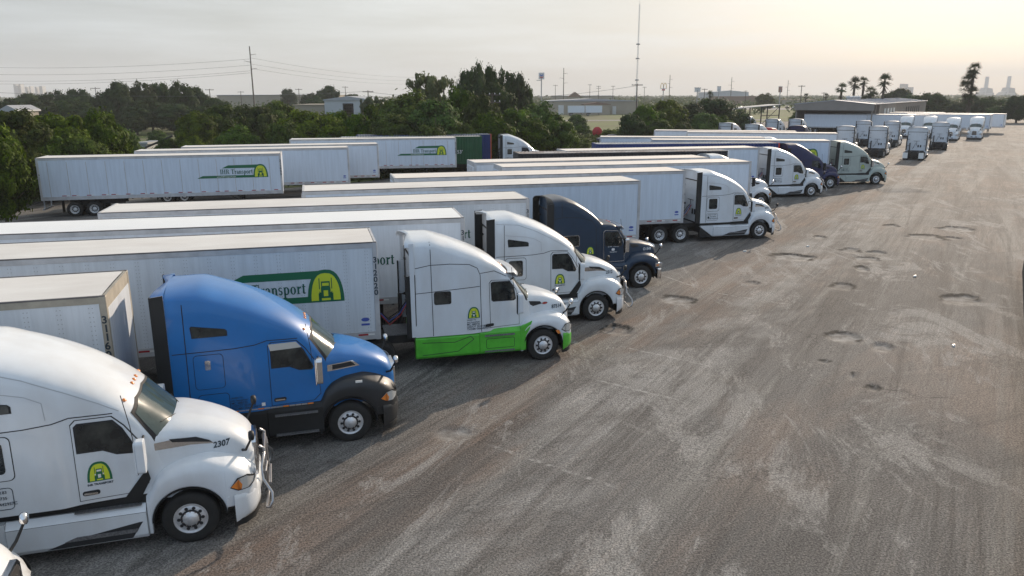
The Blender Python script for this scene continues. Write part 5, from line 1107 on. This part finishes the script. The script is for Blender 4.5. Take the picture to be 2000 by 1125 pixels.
b = MB(); b.bb(9, Ln, -.02, .12, 0, he, 'shed_wall'); b.bb(9.1, 9.25, .12, Wd - .12, 0, he, 'shed_inside'); b.bb(0, Ln, Wd - .12, Wd, 0, he, 'shed_wall'); b.bb(Ln - .1, Ln, .12, Wd - .12, 0, he, 'shed_wall'); b.build('wall', S_)
for x in range(12, 100, 3): 
    b = MB(); b.bb(x, x + .08, -.06, -.02, 0, he, 'shed_wall'); b.build('wall_rib', S_)
for x, w_, h in ((16, 1.2, 4.6), (21, 1.2, 4.6), (26, 1.2, 4.6), (31, 1.2, 4.6)): b = MB(); b.bb(x, x + 2.6, -.10, -.065, 2.4, 5.1, 'door_white'); b.build('window', S_)
for i in range(7): b = MB(); b.bb(56 + i * 5, 58 + i * 5, -.10, -.065, 2.8, 5.0, 'seam'); b.build('window', S_)
b = MB(); b.bb(9.0, 9.09, 13.0, 14.0, 0, 2.4, 'door_white'); b.build('door', S_)
for x, y in ((0, .1), (0, Wd - .1), (4.5, .1), (4.5, Wd - .1)): b = MB(); b.bb(x - .12, x + .12, y - .12, y + .12, 0, he, 'shed_wall'); b.build('column', S_)
tag(S_, 'long grey roofed metal shed with an open front bay holding a trailer', 'building')
# steel frame canopy
C_ = empty('steel_canopy', (at(1455, 172), 172, 0), R(8)); b = MB(); b.box((0, 0, 5.6), (13.5, 6, .12), 'grey_metal', 0, R(-4.5)); b.build('roof', C_)
for x in (-6, -1.5, 2.2, 6.3):
    for y in (-2.8, 2.8): b = MB(); b.bb(x - .09, x + .09, y - .09, y + .09, 0, 5.55 + x * .078, 'frame'); b.build('post', C_)
b = MB(); b.tube([(2.2, -2.8, 3.8), (6.3, -2.8, 3.9)], .07, 'frame', 5); b.tube([(2.2, -2.8, 1.8), (6.3, -2.8, 5.8)], .06, 'frame', 5); b.build('brace', C_); tag(C_, 'bare steel canopy frame with thin slanting roof by the trees', 'canopy')
def block(name, u0, u1, D, vt, label, wall='tan_wall', roof='metal_roof', depth=30, gable=0., doors=(), th=0, z0=0, cat='building'):
    xa, xb = at(u0, D), at(u1, D); h = zt_(vt, D); o = empty(name, ((xa + xb) / 2, D, z0), R(th)); W2 = (xb - xa) / 2; h -= z0
    b = MB(); b.bb(-W2, W2, 0, depth, 0, h - gable - .25, wall); b.build('wall', o)
    b = MB()
    if gable: b.prism([(-W2 - .3, h - gable - .25), (W2 + .3, h - gable - .25), (W2 + .3, h - gable), (0, h), (-W2 - .3, h - gable)], -.3, depth + .3, roof, 'y')
    else: b.bb(-W2 - .3, W2 + .3, -.3, depth + .3, h - .25, h, roof)
    b.build('roof', o)
    for (a, c, z1, m) in doors: b = MB(); b.bb(-W2 + 2 * W2 * a, -W2 + 2 * W2 * c, -.12, -.01, .05, z1, m); b.build('door', o)
    tag(o, label, cat); return o
block('metal_warehouse', 637, 726, 215, 187, 'white metal warehouse with tall doors behind the middle trees', 'pale_wall', 'metal_roof', 28, .9, ((.40, .63, 6.2, 'seam'), (.43, .61, 6.0, 'pale_wall'), (.78, .99, 6.2, 'seam'), (.8, .97, 6.0, 'pale_wall')))
block('low_warehouse', 578, 636, 222, 203, 'low tan building joined to the left of the white warehouse', 'tan_wall', 'tan_wall', 20)
block('long_warehouse', 428, 640, 420, 184, 'very long low grey roof behind the left trees', 'tan_wall', 'metal_roof', 50)
block('warehouse', 1070, 1246, 345, 193.5, 'long tan warehouse in the middle distance behind a loading yard', 'tan_wall', 'metal_roof', 45, .8, ((.12, .18, 4, 'door_white'), (.62, .66, 3.5, 'seam'), (.72, .76, 3.5, 'door_white')))
block('warehouse_annex', 1140, 1192, 338, 200, 'small arched annex at the front of the tan warehouse', 'tan_wall', 'brown_wall', 6, .8)
for i, (u0, u1, D, vt, lb) in enumerate(((1113, 1142, 322, 208, 'white trailer docked at the tan warehouse'), (1144, 1176, 322, 208.5, 'second, greyer trailer docked at the tan warehouse annex'))):
    th = 0; o = copy_tree(VB); o.location = (at(u1, D), D, 0); o.rotation_euler = (0, 0, 0); o.scale = (.42, 1, 1); tag(o, lb, 'trailer', 'trailers docked at the tan warehouse')
block('white_warehouse', 1388, 1462, 900, 177.5, 'large white metal building on the horizon right of the arches sign', 'pale_wall', 'pale_wall', 60, 2)
block('brown_store', 1404, 1476, 640, 189, 'brown flat store in front of the white building on the horizon', 'brown_wall', 'brown_wall', 30)
block('pavilion', 1112, 1136, 520, 180, 'small pavilion with a hipped dark roof on the skyline', 'tan_wall', 'brown_wall', 12, 3)
block('flat_store', 1080, 1200, 560, 187, 'flat tan store just under the skyline behind the tan warehouse', 'tan_wall', 'pale_wall', 20)
block('flat_store', 1530, 1600, 620, 196, 'low brown roofed store beyond the distant car park', 'tan_wall', 'brown_wall', 20)
block('house', 14, 44, 130, 203, 'pale roof showing among the leaves at the left edge', 'shed_wall', 'metal_roof', 6, .8)
# small yard building and mixer by the left trees
block('yard_hut', 274, 290, 104, 276, 'small grey hut behind the left trees', 'grey_metal', 'grey_metal', 4, 0)
cv = empty('conveyor', (at(305, 100), 100, 0)); b = MB(); b.tube([(-2.6, 0, 1.2), (2.6, 0, 3.3)], .14, 'frame', 6); b.build('boom', cv); b = MB(); b.box((0, 0, .8), (3, 1.2, 1.0), 'grey_metal'); b.build('base', cv, .1); tag(cv, 'small grey machine with a slanting boom beside the hut', 'machine')
# power stations on the horizon
def stack_unit(u, vt, D, label):
    o = empty('power_plant', (at(u, D), D, 0)); h = zt_(vt, D); w_ = 9
    b = MB(); b.tube([(0, 0, 0), (0, 0, h)], [w_ * .8, w_ * .62], 'pale_metal', 12); b.build('stack', o)
    b = MB(); hb = h * .45; b.prism([(-26, 0), (20, 0), (18, hb * .45), (14, hb * .5), (12, hb * .9), (-6, hb), (-10, hb * .6), (-18, hb * .5), (-26, hb * .2)], -20, 20, 'grey_metal'); b.build('boiler_house', o); b = MB(); b.bb(-30, 10, -24, -21, hb * .3, hb * .36, 'pale_metal'); b.bb(-14, -11, -24, -21, 0, hb * .9, 'pale_metal'); b.build('gantry', o); tag(o, label, 'power plant')
stack_unit(1924, 152, 2700, 'left of the two hazy power plant stacks on the right horizon'); stack_unit(1967, 151, 2700, 'right one of two hazy power plant stacks on the right horizon')
def refinery(u0, u1, D, tops, label):
    o = empty('refinery', (at((u0 + u1) / 2, D), D, 0)); ux = lambda u: at(u, D) - at((u0 + u1) / 2, D)
    b = MB()
    for u, v, w_ in tops:
        s_ = MB(); h = zt_(v, D); s_.bb(ux(u) - w_ / 2, ux(u) + w_ / 2, -10, 10, 0, h, 'grey_metal'); s_.build('tower', o)
    b.bb(ux(u0), ux(u1), 5, 30, 0, zt_(179, D), 'grey_metal'); b.build('block', o); tag(o, label, 'refinery')
refinery(30, 96, 2600, [(37, 162.5, 8), (41, 165, 7), (47, 162, 5), (58, 167, 6), (66, 166, 4), (77, 167, 5), (87, 166, 10)], 'hazy refinery towers on the left horizon')
refinery(1752, 1780, 2700, [(1760, 165.5, 6), (1767, 166, 8), (1773, 172, 6), (1778, 172, 8)], 'hazy refinery blocks behind the palms')
# signs
def sign(u, vt, D, w_, h, label, build, cat='sign', name='pole_sign', rz=0):
    z = zt_(vt, D); o = empty(name, (at(u, D), D, 0), rz); b = MB(); b.tube([(0, 0, 0), (0, 0, z - h * .5)], .28, 'grey_metal', 8); b.build('post', o); build(o, z, w_, h); tag(o, label, cat); return o
mat('sign_white', (.62, .62, .62), .5); mat('sign_blue', (.03, .12, .42), .5); mat('sign_red', (.5, .05, .06), .5); mat('sign_brown', (.30, .16, .11), .6); mat('sign_gold', (.60, .42, .12), .5)
def chevron(o, z, w_, h):
    b = MB(); b.bb(-w_ / 2, w_ / 2, -.2, .2, z - h, z, 'sign_white'); 
    for k, m in ((0, 'sign_blue'), (1, 'sign_red')): c = z - h * (.22 + .30 * k); b.prism([(-w_ * .3, c), (0, c - h * .14), (w_ * .3, c), (w_ * .3, c - h * .20), (0, c - h * .34), (-w_ * .3, c - h * .20)], -.24, -.2, m)
    b.build('panel', o); b = MB(); b.bb(-w_ * .6 - .8, 0, -.1, .1, z - h - .7, z - h - .4, 'grey_metal'); b.build('bracket', o)
sign(1058, 142, 430, 3.1, 3.5, 'tall fuel station sign with blue and red chevrons on white', chevron)
def arches(o, z, w_, h):
    b = MB()
    for s in (-1, 1): b.tube([(s * w_ / 4 + w_ / 4.2 * math.cos(math.pi * k / 14), 0, z - h + h * math.sin(math.pi * k / 14)**.8) for k in range(15)], .22, 'sign_gold', 6)
    b.build('golden_arches', o); b = MB(); b.bb(-w_ * .25, w_ * .25, -.2, .2, z - h - 1.6, z - h - .6, 'sign_red'); b.bb(-w_ * .55, w_ * .55, -.15, .15, z - h - .5, z - h - .2, 'grey_metal'); b.build('panel', o)
sign(1295, 163, 520, 3.9, 3.2, 'twin arch restaurant sign on a pole on the skyline', arches)
def board(m, extra=None):
    def f(o, z, w_, h): b = MB(); b.bb(-w_ / 2, w_ / 2, -.2, .2, z - h, z, m); b.bb(-w_ / 2 - .15, w_ / 2 + .15, -.22, .22, z, z + .3, 'grey_metal'); b.build('panel', o)
    return f
sign(1361, 173, 420, 3.1, 2.0, 'wide pale blank sign board on the skyline', board('sign_white')); sign(1403, 170.5, 520, 2.4, 2.8, 'narrow pale sign in front of the white building', board('sign_white')); sign(1522, 171, 480, 2.2, 3.2, 'brown and white upright sign near the distant car park', board('sign_brown'))
# radio mast
D = 620; mh = zt_(8, D); o = empty('radio_mast', (at(1243, D), D, 0)); b = MB()
for k in range(3): a = k * 2.094; b.tube([(math.cos(a) * .55, math.sin(a) * .55, 0), (math.cos(a) * .42, math.sin(a) * .42, mh)], .11, 'pale_metal', 4)
for i in range(int(mh / 1.6)):
    for k in range(3): a, c = k * 2.094, (k + 1) * 2.094; b.tube([(math.cos(a) * .5, math.sin(a) * .5, i * 1.6), (math.cos(c) * .5, math.sin(c) * .5, i * 1.6 + 1.6)], .06, 'pale_metal', 3, False)
b.build('lattice', o)
for v in (88, 116, 158): b = MB(); z = zt_(v, D); b.lathe([(0, .4), (0, 1.5), (.8, 1.6), (1.0, .4)], 'grey_metal', 8, (0, 0, z), 'z'); b.build('antenna_ring', o)
b = MB(); b.tube([(0, 0, mh), (0, 0, mh + 2.4)], .08, 'pale_metal', 4); b.build('tip', o); tag(o, 'tall thin lattice radio mast rising to the top of the photo', 'mast')
# poles
P = 'wooden utility poles'
pole(499, 89, 350, 'trans', 'transmission_pole', 'tallest transmission pole, standing over the left trees', rz=.6, lw=2.2)
pole(1101, 133, 520, 'trans', 'transmission_pole', 'transmission pole right of the fuel sign', rz=.3, lw=2); pole(1307, 147, 620, 'trans', 'transmission_pole', 'transmission pole right of the arches sign', rz=.3, lw=2); pole(1427, 152, 680, 'trans', 'transmission_pole', 'transmission pole before the white building', rz=.3, lw=2); pole(1537, 158, 760, 'trans', 'transmission_pole', 'transmission pole right of the brown and white sign', rz=.3, lw=2)
pole(1242, 164, 181, 't', 'utility_pole', 'dark utility pole in front of the radio mast', P, .15)
for u, v, D, k, lb in ((723, 176, 190, 't', 'utility pole beside the white warehouse'), (870, 158, 120, 't', 'dark utility pole beside the sparse grey tree'), (963, 181, 108, 'tt', 'utility pole with wide crossarm among the middle trees'), (197, 168, 210, 'xf', 'utility pole with two pale transformers at left'), (416, 172, 250, 't', 'utility pole left of the tallest transmission pole'), (475, 177, 330, 't', 'utility pole just left of the tallest pole base'), (1561, 168, 260, 't', 'utility pole left of the grey shed roof'), (588, 172, 300, 't', 'utility pole left of the low tan building'), (1374, 174, 300, 't', 'utility pole beside the pale blank sign board'),
    (678, 168, 330, 't', 'utility pole behind the roof of the white warehouse'), (1085, 166, 420, 't', 'utility pole between fuel sign and transmission pole'), (1152, 165, 420, 't', 'first utility pole left of the radio mast'), (1169, 168, 420, 'tt', 'double armed utility pole left of the radio mast'), (1197, 168, 450, 't', 'utility pole nearest the left side of the radio mast'), (1258, 170, 420, 't', 'first small utility pole right of the radio mast'), (1455, 178, 420, 't', 'utility pole before the brown store'), (1606, 182, 330, 't', 'short utility pole above the shed roof left end')): pole(u, v, D, k, 'utility_pole', lb, P, .3 + (u % 7) * .05)
for u, v, D, lb in ((325, 186, 250, 'street lamp above the white car on the road'), (419, 196, 245, 'street lamp below the left transmission pole'), (257, 192, 240, 'short street lamp right of the transformer pole')): pole(u, v, D, 'lamp', 'street_lamp', lb, 'street lamps along the road', 0.1)
# overhead wires
mat('wire', (.12, .12, .12), .6)
def wire(u0, v0, D0, u1, v1, D1, label, sag=1.5, r=.05):
    a = Vector((at(u0, D0), D0, zt_(v0, D0))); c = Vector((at(u1, D1), D1, zt_(v1, D1))); b = MB()
    b.tube([a.lerp(c, i / 14) - Vector((0, 0, sag * 4 * (i / 14) * (1 - i / 14))) for i in range(15)], r, 'wire', 4, False); tag(b.build('power_line'), label, 'wire', 'overhead power lines')
for v0, v1, lb in ((127, 114, 'topmost wire running left from the tallest pole'), (141, 126, 'second wire running left from the tallest pole'), (154, 137, 'third wire running left from the tallest pole'), (160, 141, 'lowest wire running left from the tallest pole')): wire(-60, v0, 420, 497, v1, 350, lb, 2)
for v0, v1, lb in ((112, 150, 'topmost wire running right from the tallest pole'), (124, 156, 'middle wire running right from the tallest pole'), (133, 162, 'lowest wire running right from the tallest pole')): wire(501, v0, 350, 860, v1, 620, lb, 3)
wire(0, 178, 190, 720, 178, 190, 'low wire crossing the left trees to the white warehouse', 1, .03); wire(723, 179, 190, 1242, 168, 181, 'wire from the warehouse pole to the pole before the radio mast', 2.2, .03)

# ------------------------------------------------------------------ trees
GM = 'bushy trees in the band behind the trailers'
L1 = [(-10, 215, 56, 150), (55, 205, 60, 150), (130, 200, 64, 140), (205, 206, 67, 120), (238, 232, 70, 100), (15, 262, 50, 110), (100, 245, 61, 120), (170, 246, 63, 110)]
for i, (u, v, D, w_) in enumerate(L1): tree(u, v, D, w_, 'bush', f'{ordn[i]} of the big leafy trees massed at the left edge behind the long trailer', 'leafy trees at the left edge')
L2 = [(395, 208, 96, 80), (440, 200, 100, 90), (500, 191, 104, 90), (470, 240, 88, 80), (548, 188, 108, 80), (600, 210, 92, 110), (560, 226, 86, 70), (655, 218, 92, 90), (704, 214, 92, 70), (668, 212, 94, 60), (745, 190, 98, 80), (800, 172, 92, 120), (770, 215, 86, 90), (850, 190, 88, 110), (845, 230, 84, 80), (905, 166, 98, 90), (940, 175, 94, 80), (960, 215, 90, 90), (1010, 200, 96, 90), (1050, 196, 100, 90), (1080, 215, 98, 80), (1035, 232, 94, 80), (1105, 240, 104, 60), (905, 235, 88, 70), (985, 235, 92, 70), (720, 262, 86, 60), (640, 255, 87, 60)]
for i, (u, v, D, w_) in enumerate(L2):
    nb = 'left of the white warehouse' if u < 640 else 'in front of the white warehouse' if u < 730 else 'under the sparse grey tree' if u < 880 else 'above the green container' if u < 990 else 'right of the tall dark trees'
    tree(u, v, D, w_ * 1.12, 'bush', f'bushy tree {nb}, {ordn[i % 20] if i < 20 else "late " + ordn[i - 20]} one from the left', GM)
L3 = [(1232, 222, 120, 60), (1262, 200, 132, 80), (1300, 193, 140, 90), (1345, 200, 146, 80), (1285, 232, 122, 60), (1330, 236, 126, 60), (1390, 192, 156, 90), (1372, 214, 138, 60), (1410, 226, 146, 50), (1440, 216, 160, 60)]
for i, (u, v, D, w_) in enumerate(L3): tree(u, v, D, w_, 'bush' if i % 3 else 'dark', f'{ordn[i]} tree of the clump between the radio mast and the steel canopy', 'trees beside the steel canopy')
for i, (u, v, D, w_) in enumerate([(912, 134, 135, 40), (932, 117, 135, 52), (956, 125, 138, 44), (985, 133, 140, 50), (1010, 140, 142, 48), (1026, 156, 144, 36), (972, 158, 134, 80), (925, 160, 134, 60)]): tree(u, v, D, w_, 'dark', f'{ordn[i]} of the tall dark upright trees standing above the middle band', 'tall dark trees')
tree(842, 136, 116, 92, 'airy', 'sparse grey green tree with sky showing through its crown'); tree(735, 183, 130, 60, 'airy', 'small sparse tree beside the white warehouse')
for i, (u, v, D, w_) in enumerate([(238, 155, 190, 60), (285, 156, 195, 60), (322, 158, 200, 50), (362, 154, 195, 60), (395, 166, 200, 44), (300, 190, 180, 70), (160, 170, 210, 60), (115, 172, 220, 60), (60, 178, 230, 70), (205, 178, 200, 50), (345, 200, 175, 80), (270, 205, 170, 60), (428, 188, 190, 60), (150, 190, 190, 80), (90, 192, 190, 80), (20, 188, 200, 80), (395, 205, 170, 60), (180, 205, 185, 70), (440, 195, 180, 50), (260, 222, 165, 50)]): tree(u, v, D, w_, 'dark', f'{ordn[i]} of the greyish trees across the road at the upper left', 'trees across the road at left')
for i, (u, v, D, w_) in enumerate([(648, 165, 300, 40), (632, 174, 300, 40), (567, 171, 340, 36), (610, 180, 300, 40), (690, 182, 300, 50), (620, 186, 260, 40)]): tree(u, v, D, w_, 'dark', f'{ordn[i]} small dark tree on the skyline behind the white warehouse', 'small trees on the skyline')
for i, (u, v, D, w_) in enumerate([(1750, 173, 300, 60), (1775, 186, 290, 60), (1815, 182, 270, 60), (1850, 195, 270, 50), (1895, 188, 260, 50), (1930, 190, 255, 60), (1985, 188, 230, 60), (2020, 190, 230, 70), (1945, 208, 240, 40), (1725, 192, 310, 50), (1870, 200, 255, 50), (1795, 196, 280, 50)]): tree(u, v, D, w_, 'dark', f'{ordn[i]} of the dark trees behind the shed and trailers at right', 'dark trees at the right')
for i, (u, v, D, w_) in enumerate([(1580, 206, 210, 46), (1560, 214, 200, 40), (1492, 182, 380, 40), (1130, 262, 112, 50), (1196, 264, 125, 40), (1196, 252, 150, 40), (1215, 255, 140, 50), (1138, 242, 165, 36), (1128, 222, 170, 40), (330, 262, 96, 50), (380, 262, 92, 50), (310, 250, 130, 40)]): tree(u, v, D, w_, 'bush', f'{ordn[i]} of the low bushes scattered on the verge grass', 'low bushes on the verge')
# palms
palm(1637, 160, 235, 22, 'leftmost thick palm above the shed roof'); palm(1661, 148, 225, 26, 'bushy palm second from the left above the shed'); palm(1679, 148, 240, 20, 'slim palm touching the bushy second palm'); palm(1694, 166, 230, 24, 'short ragged palm between the tall ones', ((1.2, 1.2, .9), (-1, 2.2, .8))); palm(1718, 141, 220, 29, 'round headed palm standing alone above the shed'); palm(1887, 121, 205, 26, 'tallest palm, a stack of crowns near the right edge', ((-.9, 2.6, 1.0), (-1.3, 4.4, 1.05), (.4, 5.8, 1.05), (-.4, 7.4, .9), (-.3, 1.2, .9)))
palm(1384, 176, 300, 16, 'small palm by the pale sign board'); palm(1572, 182, 420, 12, 'tiny palm on the skyline left of the shed'); palm(1611, 182, 430, 12, 'tiny palm on the skyline above the shed left end')
# far woodland and scrub as one mass
rngf = np.random.default_rng(5); N_ = 4200; Dd = 330 * (10 ** (rngf.random(N_) * 1.05)); uu = rngf.random(N_) * 2300 - 150; fx = (uu - 1000) / FPX * Dd; ok = ~((uu > 1250) & (uu < 1640) & (Dd < 520) & ((Dd > 425) | (rngf.random(N_) < .5))) & ~((uu > 1060) & (uu < 1250) & (Dd < 400)); fx, Dd = fx[ok], Dd[ok]
hh = 3.5 + 4.5 * rngf.random(len(fx))**2; cs = np.stack([fx, Dd, hh * .45], 1)
rng = rngf; c, a_, b_ = leaves(cs, np.ones(len(cs)), 26, 1.0); rel = c - np.repeat(cs, 26, 0); k = np.repeat(hh * .55, 26)[:, None]; c = np.repeat(cs, 26, 0) + rel * k * np.array([1.5, 1.5, 1.2]); sc = np.clip(np.repeat(Dd, 26) / 500, .8, 3)[:, None]
me = quads_mesh('far_woodland', c, a_ * sc * .8, b_ * sc * .8, 'leaf_far'); o = bpy.data.objects.new('far_woodland', me); COL.objects.link(o); tag(o, 'hazy far-off woodland and scrub out to the horizon', 'woodland', kind='stuff')
# verge weeds along the lot edge
pts = []
for (x0, y0), (x1, y1) in zip(inner[1:12], inner[2:13]):
    n = int(math.hypot(x1 - x0, y1 - y0) * 9)
    for _ in range(n): f = rngf.random(); q = abs(rngf.normal()) * 7; dx, dy = x1 - x0, y1 - y0; l = math.hypot(dx, dy); pts.append((x0 + dx * f - dy / l * q, y0 + dy * f + dx / l * q, .12 + .3 * rngf.random()))
cs = np.array(pts); c, a_, b_ = leaves(cs, np.full(len(cs), .45), 12, .16); me = quads_mesh('verge_weeds', c, a_, b_, 'leaf_mesquite'); o = bpy.data.objects.new('verge_weeds', me); COL.objects.link(o); tag(o, 'rough green weeds along the edge of the lot', 'weeds', kind='stuff')
# ------------------------------------------------------------------ haze
hz = MB(); hz.box((0, 1900, 59), (7000, 4200, 120.4), 'seam'); ho = hz.build('haze'); m = bpy.data.materials.new('haze_air'); m.use_nodes = True; t = m.node_tree; t.nodes.clear(); out = nn(t, 'ShaderNodeOutputMaterial'); pv = nn(t, 'ShaderNodeVolumePrincipled', Density=.00026, Anisotropy=.0); pv.inputs['Color'].default_value = (.98, .98, .97, 1); t.links.new(pv.outputs[0], out.inputs['Volume'])
ho.data.materials.clear(); ho.data.materials.append(m); tag(ho, 'thin pale haze in the air', 'haze', kind='stuff')
